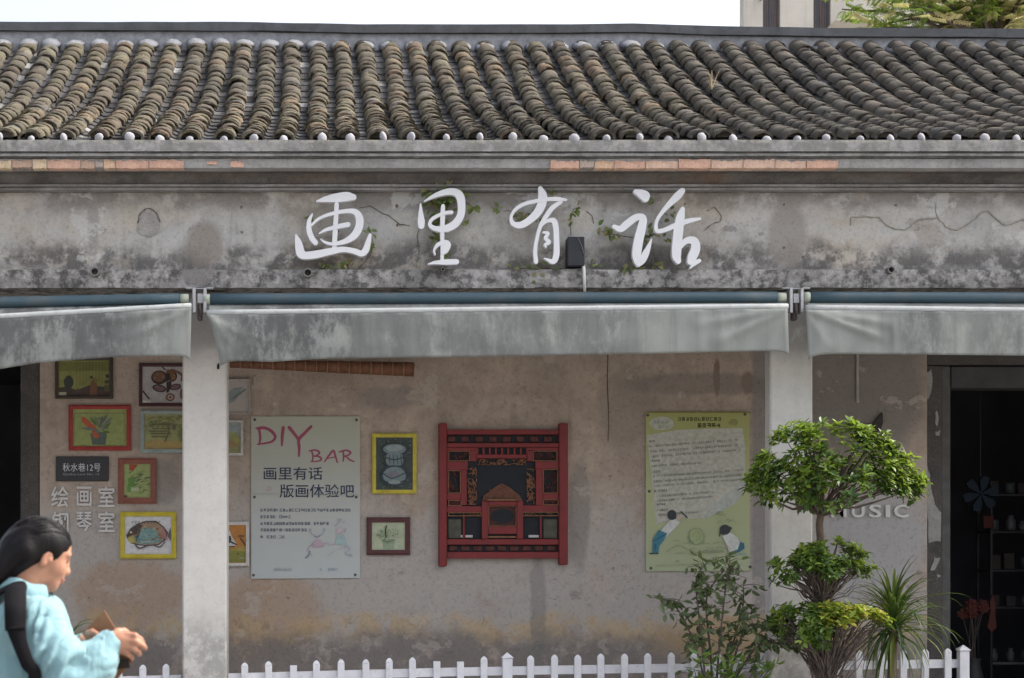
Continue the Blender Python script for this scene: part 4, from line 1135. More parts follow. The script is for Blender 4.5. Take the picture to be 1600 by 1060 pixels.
def d_l(A):
    # hand lettered DIY BAR
    A.line([(403, 671, 1.6), (408, 669.5, 1.8), (413, 670)], 1.4, PUR); A.line([(405, 671, 2), (406.5, 684, 2), (405, 695, 1.3)], 2, PUR)
    A.line([(400, 669.5, 1.2), (412, 668.5, 2.2), (424, 674, 2.4), (430, 683, 2.2), (425, 690, 1.8), (414, 693, 1.5), (402, 694.5, 1)], 2, PUR)
    A.line([(442.5, 668.5, 2.6), (441, 682, 2.4), (440.5, 696, 1.6)], 2.2, PUR)
    A.line([(452, 668.5, 2.8), (459, 677, 2.4), (466.5, 687, 2.2)], 2.2, PUR); A.line([(486, 667, 2.2), (476, 677, 2.4), (467, 687, 2.6), (467.5, 700, 2.2), (467, 713, 1.6)], 2.2, PUR)
    A.line([(487, 705, 1.3), (489, 713, 1.3), (488, 721, 1)], 1.2, PUR); A.line([(483, 705, 1), (492, 703.5, 1.4), (499, 707, 1.5), (495, 712, 1.2), (489, 713, .9)], 1.2, PUR); A.line([(489, 713, .9), (499, 714, 1.4), (502, 718.5, 1.4), (496, 721, 1.1), (486, 721.5, .9)], 1.2, PUR)
    A.line([(507, 722, 1), (514, 712, 1.5), (521, 704.5, 1.7), (524, 713, 1.5), (527, 723, 1.1)], 1.4, PUR); A.line([(512, 716.5, .9), (524, 714.5, 1)], 1, PUR)
    A.line([(536, 706, 1.4), (537, 714, 1.3), (536, 721, 1)], 1.2, PUR); A.line([(530, 706.5, 1), (541, 704, 1.4), (548, 707.5, 1.4), (543, 712, 1.2), (537, 713.5, 1)], 1.2, PUR); A.line([(540, 713, 1), (547, 719, 1.3), (553.5, 721.5, .9)], 1.2, PUR)
    A.text('画里有话', 412, 730, 504, 750, NAV, .008)
    A.text('版画体验吧', 437, 757, 553.5, 778, NAV, .008)
    A.ell(420.5, 764, 4.2, 4.2, (.42, .36, .36), 0, .15)
    for i, (y, xe) in enumerate([(795, 545), (805.5, 456), (816, 512), (826, 478), (837, 447)]): A.scribble(407, y, xe, 4.7, (.13, .145, .18))
    # faint sketch of two playing children
    L = (.36, .37, .42); P1 = (.46, .36, .43); T = (.33, .44, .45)
    A.line([(483, 829), (488, 835), (495, 838), (503, 835), (507, 828)], .7, L); A.ell(485, 828, 2.5, 1.5, L, .6); A.ell(506, 827, 2.5, 1.5, L, -.6)
    A.line([(491, 838), (496, 840), (500, 837)], .6, (.25, .2, .3)); A.poly([(488, 848), (494, 843), (502, 844), (507, 855), (489, 856)], P1); A.line([(489, 850), (484, 854), (480, 862)], .9, P1); A.line([(505, 850), (513, 848)], .7, P1)
    A.line([(484, 862), (482, 868), (478, 872)], 1.2, (.22, .22, .28)); A.ell(487, 867, 1.6, 1, L)
    A.poly([(523, 850), (528, 836), (537, 836), (542, 852)], T); A.ell(531, 829, 6, 5, (.50, .42, .44)); A.line([(524, 822), (530, 816), (533, 811)], .7, L); A.ell(529, 812, 2.6, 1, L, .5); A.ell(537, 816, 2.6, 1, L, -.6); A.line([(538, 832), (540, 826)], .9, L)
    A.line([(523, 851), (514, 852), (512, 848)], .7, P1); A.line([(541, 853), (547, 858), (540, 864), (547, 868)], .9, (.40, .40, .46)); A.ell(548, 868, 3, 2, (.38, .38, .46), .3)
    A.line([(510, 870), (525, 860), (545, 853)], .4, (.42, .43, .47)); A.scribble(428, 888, 457, 4, (.36, .38, .42)); A.scribble(500, 888, 530, 4, (.27, .33, .42))
    A.line([(392.6, 772), (561, 773)], .35, (.35, .35, .32), 1)
poster((392.5, 651, 562.5, 903.5), pm1, 'tall whitish poster headed DIY BAR with two drawn children', [(398, 656), (557, 656.5), (397.5, 777), (556.5, 777), (396, 899), (555, 898.5)], d_l)

k = NT('yellow_green_poster_print')
sp = k.n('ShaderNodeSeparateXYZ'); k.l(k.obj(), sp.inputs[0])
pm2 = k.done(k.ramp(k.mr(sp.outputs[2], 0, 1.32, 0, 1, False), [(0, (.38, .425, .28)), (.45, (.39, .42, .23)), (1, (.36, .36, .12))]), .35, .4)
def d_p(A):
    A.poly([(1010, 680), (1060, 672), (1110, 670), (1160, 669), (1165, 700), (1164, 765), (1150, 786), (1125, 800), (1098, 810), (1075, 811), (1060, 807), (1025, 820), (1023, 800), (1016, 730)], (.46, .455, .39))
    A.poly([(1098, 812), (1125, 800), (1150, 786), (1164, 765), (1165, 745), (1140, 770), (1110, 790)], (.42, .44, .41))
    A.ell(1034, 662, 20, 10.5, (.44, .45, .36), 0, .08); A.scribble(1020, 656, 1050, 6, (.30, .31, .30)); A.scribble(1028, 665, 1045, 5, (.32, .33, .30))
    A.scribble(1059, 652, 1124, 6, (.09, .10, .03), 0, .95); A.scribble(1090, 661.5, 1123, 7, (.06, .07, .025), 0, .9)
    A.ell(1146, 660, 7, 5, (.27, .29, .11), 0, .2)
    rows_ = [(1014, 688, 1027, 0), (1014, 696, 1150, 1), (1016, 704, 1152, 1), (1016, 712, 1155, 1), (1018, 719, 1032, 0), (1018, 727, 1095, 1), (1018, 736, 1032, 0), (1020, 743, 1158, 1), (1021, 751, 1158, 1), (1022, 758, 1160, 1), (1022, 766, 1040, 0), (1024, 774, 1115, 1), (1026, 781, 1112, 1), (1026, 787, 1040, 0), (1026, 796, 1042, 0), (1028, 803, 1090, 1)]
    for x, y, xe, t in rows_: A.scribble(x, y, xe, 3.4, (.27, .265, .24) if t else (.19, .185, .17), -.075, .75)
    # left child leaning over, drawing
    A.poly([(1019, 860), (1028, 836), (1038, 822), (1048, 812), (1060, 812), (1062, 818), (1050, 830), (1042, 838)], (.55, .56, .54)); A.ell(1049.5, 805, 7.2, 8, (.045, .055, .06)); A.ell(1052, 808, 4.5, 4, (.05, .06, .065)); A.line([(1058, 812, 3), (1064, 806, 2.2), (1070, 808, 1)], 2, (.5, .42, .36)); A.line([(1064, 800), (1070, 806), (1073, 809)], 1.3, (.08, .10, .10))
    A.poly([(1029, 828), (1042, 834), (1036, 846), (1030, 853), (1028, 864), (1019, 864), (1020, 842)], (.06, .20, .27)); A.line([(1020, 846), (1038, 836)], .8, (.04, .11, .16)); A.line([(1024, 850), (1023, 862)], .8, (.04, .12, .17)); A.line([(1015, 865), (1028, 865)], .9, (.05, .06, .06))
    # right child crouching
    A.poly([(1128, 838), (1140, 832), (1152, 840), (1158, 855), (1150, 864), (1138, 862), (1134, 850)], (.55, .56, .54)); A.ell(1132.5, 828, 8.5, 8, (.045, .055, .06)); A.ell(1140, 826, 3, 3, (.05, .06, .06)); A.line([(1125, 831), (1124, 838)], 1, (.06, .06, .06)); A.line([(1136, 854), (1140, 858)], 1.5, (.5, .42, .36))
    A.poly([(1139, 863), (1152, 859), (1156, 847), (1162, 849), (1163, 857), (1155, 863), (1145, 866)], (.05, .14, .20)); A.line([(1150, 866), (1166, 866)], .8, (.25, .36, .38))
    G = (.25, .31, .19)
    A.ell(1088, 838, 12, 13, G); A.ell(1088, 838, 11.2, 12.2, (.345, .40, .215)); A.ell(1088, 838, 6, 6.5, G); A.ell(1088, 838, 5.3, 5.8, (.345, .40, .215))
    for q in range(14):
        x, y = random.uniform(1050, 1125), random.uniform(846, 866)
        A.line([(x, y), (x + random.uniform(3, 9), y - random.uniform(-3, 4)), (x + random.uniform(8, 15), y)], .45, G)
    for q in range(6):
        x, y = random.uniform(1110, 1150), random.uniform(798, 820); A.line([(x, y), (x + 6, y - 4), (x + 10, y)], .4, G)
    A.line([(1040, 863), (1060, 852), (1080, 862), (1110, 864), (1130, 862)], .5, G); A.line([(1024, 884), (1080, 882), (1160, 882)], .4, (.28, .34, .22)); A.ell(1058, 877, 3, 1, (.2, .25, .15))
    A.line([(1010, 740), (1171, 740)], .35, (.42, .43, .33), 1); A.line([(1008.6, 645), (1172, 645)], .8, (.22, .22, .06), 1)
poster((1007, 644.5, 1171, 892), pm2, 'yellow green poster with a white text panel and two kneeling children', [(1012, 649), (1164, 647.5), (1014.5, 768), (1168, 766), (1017, 888), (1172, 886), (1093, 866)], d_p, 2)

# ------------------------------------------------------------------ red carved wooden window panel
red = NT('red_lacquer_wood')
rc = red.mix(red.mr(red.noise(6, 6), .45, .7, 0, .6), (.20, .022, .024), (.115, .018, .018))
rc = red.mix(red.mr(red.noise(40, 5, .7), .55, .72, 0, .6), rc, (.07, .02, .018))
red.bump(red.noise(1, 4, .6, red.scaled((40, 40, 4))), .2, .004)
red_m = red.done(rc, .5, .35)
gold = plain('worn_gilt_carving', (.23, .105, .055), .55, .35, 30, .4, dirt=(.07, .04, .02), bump=.5)
fret = plain('dark_fretwork_wood', (.085, .030, .026), .7, .4, 20, bump=.3)
void = plain('dark_panel_backing', (.012, .014, .020), .6, .2, 10, .3)
olive = plain('dusty_olive_panel', (.085, .085, .065), .7, .3, 14)
PXu = lambda u: 660 + u / 4.077
PYv = lambda v: 640 + v / 4.077
c = P(786, 884, WY - .03)
pe = empty('carved_panel', c, 'red lacquered carved wooden window panel with dark openings on the wall', 'panel')
def pb(name, u0, v0, u1, v1, y0, y1, m, bev=.003, par=pe):
    Yr = WY - .06
    k_ = MB(c); k_.box((PX(PXu(u0), Yr), WY - y0, PZ(PYv(v1), Yr)), (PX(PXu(u1), Yr), WY - y1, PZ(PYv(v0), Yr)), 0, bev)
    return k_.build(name, m, par)
pb('backing_board', 150, 135, 880, 945, .022, .004, void)
pb('post', 104, 88, 156, 1000, .075, .004, red_m, .006); pb('post', 870, 88, 926, 990, .075, .004, red_m, .006)
for v0, v1 in ((128, 160), (214, 242), (826, 862), (908, 950)): pb('rail', 157, v0, 869, v1, .062, .023, red_m)
# red fields (stiles and inner rails)
for u0, v0, u1, v1 in [(157, 243, 345, 262), (157, 331, 290, 386), (305, 263, 345, 330), (157, 263, 166, 330), (665, 243, 869, 262), (668, 263, 706, 330), (720, 331, 869, 378), (861, 263, 869, 330),
                       (246, 387, 284, 610), (157, 536, 245, 576), (157, 616, 390, 655), (724, 379, 768, 610), (769, 536, 869, 572), (630, 611, 869, 652), (157, 387, 164, 535), (346, 286, 664, 312)]:
    pb('inner_rail', u0, v0, u1, v1, .052, .023, red_m, .002)
for u0, v0, u1, v1 in [(378, 585, 418, 825), (602, 585, 642, 825), (419, 586, 601, 612), (419, 746, 601, 794)]: pb('shrine_rail', u0, v0, u1, v1, .066, .023, red_m)
for u in (265, 755): pb('mullion', u - 6, 676, u + 6, 824, .05, .023, red_m)
for i in range(9): pb('baluster', 345 + i * 39.5, 243, 357 + i * 39.5, 286, .046, .023, red_m, .001)
for i in range(9): pb('fret_block', 160 + i * 88, 168, 215 + i * 88, 208, .038, .023, fret, .006)
for i in range(9): pb('fret_block', 170 + i * 78, 868, 226 + i * 78, 902, .036, .023, fret, .008)
for u0, v0, u1, v1 in [(166, 263, 304, 330), (707, 263, 860, 330), (165, 387, 245, 535), (769, 379, 866, 535), (166, 577, 250, 615), (769, 573, 868, 610), (420, 613, 600, 745), (165, 656, 377, 680), (640, 652, 869, 680)]:
    t = 5
    f = MB(c); Yr = WY - .06
    for a, b, a2, b2 in ((u0, v0, u1, v0 + t), (u0, v1 - t, u1, v1), (u0, v0 + t + .5, u0 + t, v1 - t - .5), (u1 - t, v0 + t + .5, u1, v1 - t - .5)):
        f.box((PX(PXu(a), Yr), WY - .056, PZ(PYv(b2), Yr)), (PX(PXu(a2), Yr), WY - .024, PZ(PYv(b), Yr)))
    f.build('gilt_border', gold, pe)
def ornament(name, u0, v0, u1, v1, n, m, sz=6):
    f = MB(c); Yr = WY - .05
    for i in range(n):
        pts = [(random.uniform(u0, u1), random.uniform(v0, v1))]
        a = random.uniform(0, 6.28)
        for q in range(3):
            a += random.uniform(-1.1, 1.1)
            pts.append((min(max(pts[-1][0] + math.cos(a) * sz * 1.6, u0), u1), min(max(pts[-1][1] + math.sin(a) * sz * 1.6, v0), v1)))
        if max(abs(pts[0][0] - pts[-1][0]), abs(pts[0][1] - pts[-1][1])) < 2: continue
        f.tube([(PX(PXu(a_), Yr), WY - .034 - random.uniform(0, .008), PZ(PYv(b_), Yr)) for a_, b_ in pts], sz * .35 / 4.077 * .0053, 5)
    return f.build(name, m, pe)
for bxs in [(172, 270, 298, 324), (712, 270, 856, 324), (172, 394, 240, 528), (776, 386, 860, 528), (172, 583, 246, 610), (776, 578, 862, 604)]: ornament('carved_infill', *bxs, 22, fret, 9)
ornament('carved_frieze', 350, 318, 660, 352, 46, gold, 8); ornament('carved_bracket', 290, 372, 345, 605, 40, gold, 9); ornament('carved_bracket', 668, 380, 718, 600, 40, gold, 9)
ornament('carved_infill', 172, 658, 372, 678, 20, gold, 6); ornament('carved_infill', 648, 655, 862, 678, 20, gold, 6)
f = MB(c); Yr = WY - .05
f.prism([(PX(PXu(a), Yr), PZ(PYv(b), Yr)) for a, b in [(380, 585), (392, 548), (425, 525), (455, 498), (505, 470), (555, 494), (585, 520), (620, 545), (640, 585)]], WY - .045, WY - .024)
f.build('carved_crest', plain('brown_carved_crest', (.12, .05, .03), .6, .4, 30, bump=.5), pe)
ornament('crest_carving', 430, 505, 590, 575, 40, gold, 8)
pb('gilt_ledge', 410, 572, 606, 582, .074, .046, gold, .001)
f = MB(c); n = 22
f.prism([(PX(PXu(510 + 74 * math.cos(a)), WY - .03), PZ(PYv(680 + 48 * math.sin(a)), WY - .03)) for a in np.linspace(0, 2 * math.pi, n + 1)[:-1]], WY - .033, WY - .024)
f.build('oval_opening', void, pe)
pb('pane', 426, 619, 594, 739, .030, .0225, fret, .001)
pb('pane', 168, 700, 250, 820, .030, .0225, olive, .001); pb('pane', 775, 700, 862, 820, .030, .0225, olive, .001)
pb('slot_lip', 415, 806, 600, 818, .045, .023, gold, .001)
for u0, u1 in ((246, 262), (275, 322), (680, 745)): pb('paper_scrap', u0, 800, u1, 816, .034, .024, plain('paper_scrap', (.5, .5, .52), .8, .1), .001)
pb('side_notch', 120, 945, 156, 985, .062, .030, red_m, .003)

# rolled bamboo blind under the awning
c = P(500, 575, WY - .25)
be = empty('bamboo_blind', c, 'reddish brown rolled bamboo blind hanging below the long awning', 'blind')
Yb = WY - .25
bam = plain('brown_bamboo', (.17, .075, .042), .6, .3, 12, .3, bump=.3, dirt=(.09, .04, .025))
bl_t = [(352, 560), (650, 565)]; bl_b = [(352, 573.5), (650, 588)]
n = 17
for i in range(n):
    xa = 358 + (648 - 358) * i / n + .7; xb = 358 + (648 - 358) * (i + 1) / n - .7
    za = lambda x, pl: PZ(np.interp(x, [pl[0][0], pl[1][0]], [pl[0][1], pl[1][1]]), Yb)
    mb = MB(c)
    pa = [(PX(xa, Yb), (za(xa, bl_t) + za(xa, bl_b)) / 2), (PX(xb, Yb), (za(xb, bl_t) + za(xb, bl_b)) / 2)]
    ra = (za(xa, bl_t) - za(xa, bl_b)) / 2
    mb.tube([(pa[0][0], Yb + .05, pa[0][1]), (pa[1][0], Yb + .05, pa[1][1])], ra, 12)
    mb.build('blind_section', bam, be, True)
for i in range(1, n):
    x = 358 + (648 - 358) * i / n; mb = MB(c)
    z0 = (za(x, bl_t) + za(x, bl_b)) / 2; ra = (za(x, bl_t) - za(x, bl_b)) / 2
    mb.tube([(PX(x - .8, Yb), Yb + .05, z0), (PX(x + .8, Yb), Yb + .05, z0)], ra * 1.02, 12); mb.build('cord', plain('blind_cord', (.30, .19, .12), .8, .2, 20) if 'cord' not in M else M['cord'], be, True)
    M['cord'] = M.get('cord') or bpy.data.materials['blind_cord']
for x in (400, 610):
    mb = MB(c); mb.tube([(PX(x, Yb), Yb + .05, za(x, bl_t)), (PX(x, Yb), Yb + .05, zt + .03)], .005, 6); mb.build('hanging_cord', M['cord'], be)
# ------------------------------------------------------------------ white picket fence between the columns
fw_ = plain('white_pvc_fence', (.66, .66, .70), .5, .10, 6, .3, dirt=(.44, .43, .42))
def fy(px): return .12 + .20 * (px - 180) / 1320
def ftop(px): return float(np.interp(px, [-100, 185, 382, 640, 870, 1085, 1300, 1480, 1700], [1046, 1040.5, 1035, 1028, 1023.5, 1020, 1017, 1013.5, 1011]))
def picket_geo(mb, px, top, w, Y, cap=True):
    x = PX(px, Y); z1 = PZ(top, Y); hw = w / 2; t = .012
    if cap:
        mb.box((x - hw, Y - t, .16), (x + hw, Y + t, z1 - .030), 0, .003)
        n = 8; vs = []
        prof = [(1.0, -.030), (.86, -.018), (.5, -.006), (.16, 0)]
        for s, dz in prof:
            vs += [(x - hw * s, Y - t * s, z1 + dz), (x + hw * s, Y - t * s, z1 + dz), (x + hw * s, Y + t * s, z1 + dz), (x - hw * s, Y + t * s, z1 + dz)]
        fs = [(q * 4 + i, q * 4 + (i + 1) % 4, q * 4 + 4 + (i + 1) % 4, q * 4 + 4 + i) for q in range(3) for i in range(4)] + [(12, 13, 14, 15)]
        mb.add(vs, fs)
    else:
        mb.box((x - hw, Y - t, .16), (x + hw, Y + t, z1), 0, .002)
def fence(label, pickets, posts, x0, x1):
    Y0 = fy((x0 + x1) / 2)
    c = Vector((PX((x0 + x1) / 2, Y0), Y0, .12))
    e = empty('picket_fence', c, label, 'fence', 'white picket fence sections between the columns')
    for px, cap in pickets:
        mb = MB(c); picket_geo(mb, px + random.uniform(-.7, .7), ftop(px) + random.uniform(-.8, .8) + (0 if cap else 7), .052, fy(px), cap)
        mb.build('picket', fw_, e)
    for px in posts:
        Y = fy(px); x = PX(px, Y); z1 = PZ(ftop(px) - 5.5, Y)
        mb = MB(c); mb.box((x - .037, Y - .03, .12), (x + .037, Y + .035, z1 - .045), 0, .003)
        mb.box((x - .043, Y - .036, z1 - .045), (x + .043, Y + .041, z1 - .034), 0, .002)
        mb.add([(x - .04, Y - .033, z1 - .034), (x + .04, Y - .033, z1 - .034), (x + .04, Y + .038, z1 - .034), (x - .04, Y + .038, z1 - .034), (x, Y, z1)], [(0, 1, 4), (1, 2, 4), (2, 3, 4), (3, 0, 4)])
        mb.build('post', fw_, e)
    for off in (23.5, None):
        mb = MB(c)
        pts = []
        for px in np.linspace(x0, x1, 6):
            Y = fy(px) + .028
            z = PZ(ftop(px) + 23.5, Y) - (.0 if off else .36)
            pts.append((PX(px, Y), Y, z))
        for a, b in zip(pts[:-1], pts[1:]):
            vs = [(a[0], a[1] - .015, a[2] - .032), (a[0], a[1] + .015, a[2] - .032), (a[0], a[1] + .015, a[2] + .032), (a[0], a[1] - .015, a[2] + .032),
                  (b[0], b[1] - .015, b[2] - .032), (b[0], b[1] + .015, b[2] - .032), (b[0], b[1] + .015, b[2] + .032), (b[0], b[1] - .015, b[2] + .032)]
            mb.add(vs, [(0, 1, 2, 3), (4, 7, 6, 5), (0, 4, 5, 1), (1, 5, 6, 2), (2, 6, 7, 3), (3, 7, 4, 0)])
        mb.build('rail', fw_, e)
fence('white picket fence section behind the person, ending at the whitewashed column', [(260 - 37.2 * i, True) for i in range(10)], [], -85, 283)
fence('longest white picket fence section, with three broken pickets, between the two columns', [(x, x not in (458, 682, 719)) for x in (382, 420, 458, 495, 533, 571, 608, 645, 682, 719, 756, 829.5, 866, 903, 939, 975.5, 1012, 1049, 1085, 1121, 1157, 1193)], [792.5], 357, 1202)
fence('white picket fence section ending in a post at the open shop doorway', [(1480.5 - 34.6 * i, True) for i in range(6)], [1505], 1274, 1507)

# ------------------------------------------------------------------ leaves
def leaf_verts(p, dirv, nrm, L, Wd, bend=.25):
    """Folded leaf with a bent midrib: 8 vertices, 6 faces."""
    dv = Vector(dirv).normalized(); n = Vector(nrm); n = (n - dv * n.dot(dv))
    if n.length < 1e-4: n = dv.orthogonal()
    n.normalize(); s = dv.cross(n).normalized(); p = Vector(p)
    up = .18 * Wd
    q = lambda a, b, h: p + dv * (L * a) + s * (Wd * b) + n * (h - bend * L * a * a)
    return [q(0, 0, 0), q(.3, -.42, up), q(.3, 0, 0), q(.3, .42, up), q(.68, -.40, up), q(.68, 0, 0), q(.68, .40, up), q(1, 0, 0)], \
           [(0, 2, 1), (0, 3, 2), (1, 2, 5, 4), (2, 3, 6, 5), (4, 5, 7), (5, 6, 7)]
bark = NT('grey_brown_bark')
bn = bark.noise(1, 6, .7, bark.scaled((30, 30, 8)))
bark.bump(bn, .7, .01)
bark_m = bark.done(bark.ramp(bn, [(.3, (.075, .055, .042)), (.7, (.20, .155, .12))]), .9, .2)
twig_m = plain('bare_twig_bark', (.095, .075, .065), .85, .35, 20)
lf_dark = leafmat('glossy_dark_leaf', (.035, .080, .018), (.070, .135, .028), .42, .25)
lf_mid = leafmat('mid_green_leaf', (.10, .165, .030), (.17, .25, .055), .38, .35)
lf_new = leafmat('young_yellow_green_leaf', (.17, .28, .035), (.30, .40, .07), .4, .45)
lf_yel = leafmat('yellowed_leaf', (.30, .30, .04), (.42, .38, .06), .45, .45)

def rosettes(mb, centers, n_leaf, L, axis_of, mi_of, rnd):
    for (p, sc_) in centers:
        ax = Vector(axis_of(p)).normalized()
        a1 = ax.orthogonal().normalized(); a2 = ax.cross(a1)
        mi = mi_of(p)
        for q in range(n_leaf):
            an = q * 2.4 + rnd.uniform(-.3, .3); lift = rnd.uniform(-.25, 1.1)
            dv = a1 * math.cos(an) + a2 * math.sin(an) + ax * lift
            base = Vector(p) + dv * .006 - ax * rnd.uniform(0, .045)
            l = L * sc_ * rnd.uniform(.65, 1.2)
            mm = mi if rnd.random() < .75 else max(0, mi - 1)
            if lift > .75 and rnd.random() < .5: mm = min(2, mi + 1)
            v, f = leaf_verts(base, dv, ax + Vector((0, 0, .3)), l, l * rnd.uniform(.48, .62), rnd.uniform(.0, .35))
            mb.add(v, f, mm)

# clipped cloud tree in three tiers
TY = -.62
rnd = random.Random(11)
tc = Vector((PX(1290, TY), TY, .08))
tree = empty('clipped_tree', tc, 'clipped cloud shaped evergreen tree with three leafy tiers before the column', 'tree')
def TP(px, py, dy=0.0): 
    q = P(px, py, TY); return Vector((q.x, TY + dy, q.z))
mb = MB(tc)
mb.tube([TP(1292, 1182), TP(1289, 1100), TP(1282, 1030, .02), TP(1276, 970, .03), TP(1281, 915, .01), TP(1284, 865, 0), TP(1281, 820, .01), TP(1284, 792, 0), TP(1290, 765, .02)], [.062, .052, .042, .036, .032, .028, .026, .024, .016], 9)
mb.build('trunk', bark_m, tree, True)
tw = MB(tc)
def twig(a, b, r0, r1, sag=.02, n=4):
    pts = []
    for i in range(n + 1):
        t = i / n; p = Vector(a).lerp(Vector(b), t)
        p += Vector((rnd.uniform(-1, 1), rnd.uniform(-1, 1), rnd.uniform(-1, 1))) * .022 * math.sin(math.pi * t)
        p.z -= sag * math.sin(math.pi * t); pts.append(p)
    tw.tube(pts, [r0 + (r1 - r0) * i / n for i in range(n + 1)], 5, caps=False)
def outline_top(xs, pts): return np.interp(xs, [p[0] for p in pts], [p[1] for p in pts])
def tier(top, bot, depth, n, n_leaf, L, root, new_p, yel_zone=None, ntw=26, mid=None):
    cs = []
    x0, x1 = top[0][0], top[-1][0]
    tries = 0
    while len(cs) < n and tries < 20000:
        tries += 1
        px = rnd.uniform(x0, x1); yt = float(outline_top(px, top)); yb = float(outline_top(px, bot))
        if yb - yt < 2: continue
        py = yt + (yb - yt) * rnd.random() ** 1.25
        u = (px - (x0 + x1) / 2) / ((x1 - x0) / 2); v = (py - yt) / (yb - yt)
        rd = depth * math.sqrt(max(.05, 1 - u * u)) * (.35 + .65 * math.sqrt(min(1, v + .12)))
        dy = rd * rnd.choice((-1, -1, 1)) * math.sqrt(rnd.uniform(.25, 1))
        p = TP(px, py, dy)
        if mnoise.noise(p * 5.5) < -.12: continue
        if any((p - c[0]).length < .034 for c in cs): continue
        cs.append((p, rnd.uniform(.75, 1.25)))
    cen = TP((x0 + x1) / 2, (bot[len(bot) // 2][1] + 6), 0)
    def axis(p):
        d_ = (p - cen); d_.z *= 1.3; d_.normalize(); return d_ + Vector((0, 0, .55))
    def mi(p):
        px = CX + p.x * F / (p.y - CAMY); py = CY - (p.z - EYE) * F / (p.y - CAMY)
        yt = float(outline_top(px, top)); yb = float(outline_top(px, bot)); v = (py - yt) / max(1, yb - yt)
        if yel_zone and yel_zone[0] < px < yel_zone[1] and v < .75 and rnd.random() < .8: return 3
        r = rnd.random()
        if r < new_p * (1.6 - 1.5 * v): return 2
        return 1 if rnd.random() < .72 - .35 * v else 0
    cm = MB(tc)
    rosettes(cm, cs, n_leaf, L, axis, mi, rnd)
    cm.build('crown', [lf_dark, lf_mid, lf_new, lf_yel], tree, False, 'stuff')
    for q in range(ntw):
        p, _ = rnd.choice(cs)
        if mid is not None:
            m_ = Vector(mid).lerp(p, rnd.uniform(.3, .6)) + Vector((0, rnd.uniform(-.04, .04), -.03))
            twig(root, m_, .010, .006, .0, 3); twig(m_, p, .006, .002, .01, 3)
        else: twig(root, p, .009, .002, .0, 5)
tier([(1166, 748), (1180, 716), (1207, 700), (1212, 670), (1240, 660), (1258, 668), (1268, 655), (1290, 664), (1320, 658), (1345, 672), (1374, 680), (1388, 706), (1412, 712), (1432, 730), (1443, 748)],
     [(1166, 758), (1195, 782), (1240, 790), (1270, 796), (1290, 794), (1330, 774), (1380, 770), (1412, 780), (1430, 764), (1440, 758)], .34, 340, 12, .058, TP(1285, 806), .34, None, 60, TP(1286, 785))
for a, b in [((1284, 800), (1200, 778)), ((1284, 800), (1225, 784)), ((1286, 796), (1345, 782)), ((1286, 796), (1400, 775)), ((1284, 805), (1250, 770)), ((1284, 800), (1320, 760)), ((1284, 795), (1290, 720)), ((1284, 795), (1240, 700)), ((1286, 790), (1350, 715))]:
    twig(TP(*a), TP(*b, rnd.uniform(-.12, .12)), .014, .005, .015)
tier([(1201, 892), (1206, 872), (1225, 878), (1250, 862), (1262, 848), (1280, 846), (1300, 842), (1325, 850), (1345, 862), (1362, 866), (1372, 884)],
     [(1201, 902), (1215, 910), (1240, 894), (1262, 884), (1285, 900), (1310, 880), (1340, 888), (1362, 900), (1372, 890)], .26, 150, 12, .052, TP(1284, 944), .26, None, 75, TP(1284, 925))
for q in range(26):
    a = TP(1283 + rnd.uniform(-3, 3), 950); b = TP(rnd.uniform(1225, 1350), rnd.uniform(890, 915), rnd.uniform(-.18, .18)); twig(a, b, .0038, .0016, rnd.uniform(-.03, .05), 6)
tier([(1206, 960), (1222, 944), (1245, 952), (1262, 944), (1290, 942), (1320, 944), (1350, 950), (1378, 958), (1386, 966)],
     [(1206, 974), (1218, 994), (1245, 1014), (1275, 1012), (1295, 992), (1330, 984), (1360, 984), (1386, 974)], .30, 210, 12, .052, TP(1292, 1070), .30, (1288, 1390), 90, TP(1292, 1035))
for q in range(80):
    a = TP(1290 + rnd.uniform(-14, 14), 1075 + rnd.uniform(-10, 20), rnd.uniform(-.04, .04)); b = TP(rnd.uniform(1232, 1362), rnd.uniform(978, 1004), rnd.uniform(-.2, .2)); twig(a, b, .0038, .0016, rnd.uniform(-.05, .05), 6)
for q in range(14):
    a = TP(1290, 1100); b = TP(1290 + rnd.uniform(-22, 22), rnd.uniform(1030, 1060), rnd.uniform(-.1, .1)); twig(a, b, .016, .008, 0, 4)
tw.build('branches', twig_m, tree, False, 'stuff')

# loose dark shrub in front of the fence
SY = -.45
c = Vector((PX(1115, SY), SY, .08))
shrub = empty('leafy_shrub', c, 'loose dark green shrub with drooping leaves below the yellow green poster', 'shrub')
lf_sh = leafmat('dull_shrub_leaf', (.055, .085, .040), (.11, .145, .065), .5, .25)
lm = MB(); v, f = leaf_verts((0, 0, 0), (0, 0, -1), (0, -1, 0), 1, .44, .3); lm.add(v, f)
lme = bpy.data.meshes.new('leaf'); lme.from_pydata([tuple(q) for q in lm.v], [], lm.f); lme.materials.append(lf_sh)
sm = MB(c)
SPt = lambda px, py, dy=0: Vector((PX(px, SY), SY + dy, PZ(py, SY)))
stems = [[(1112, 1185), (1105, 1080), (1085, 1000), (1060, 950), (1030, 932)], [(1115, 1185), (1118, 1060), (1125, 960), (1130, 900), (1133, 868)], [(1118, 1185), (1130, 1080), (1150, 1000), (1165, 950), (1168, 915)],
         [(1110, 1185), (1100, 1050), (1090, 960), (1085, 905), (1100, 880)], [(1118, 1185), (1140, 1080), (1170, 1020), (1195, 1000), (1212, 1008)], [(1114, 1185), (1112, 1040), (1105, 950), (1115, 915), (1150, 890)],
         [(1120, 1185), (1138, 1060), (1160, 985), (1185, 975), (1200, 985)]]
nleaf = 0; smore = MB(c)
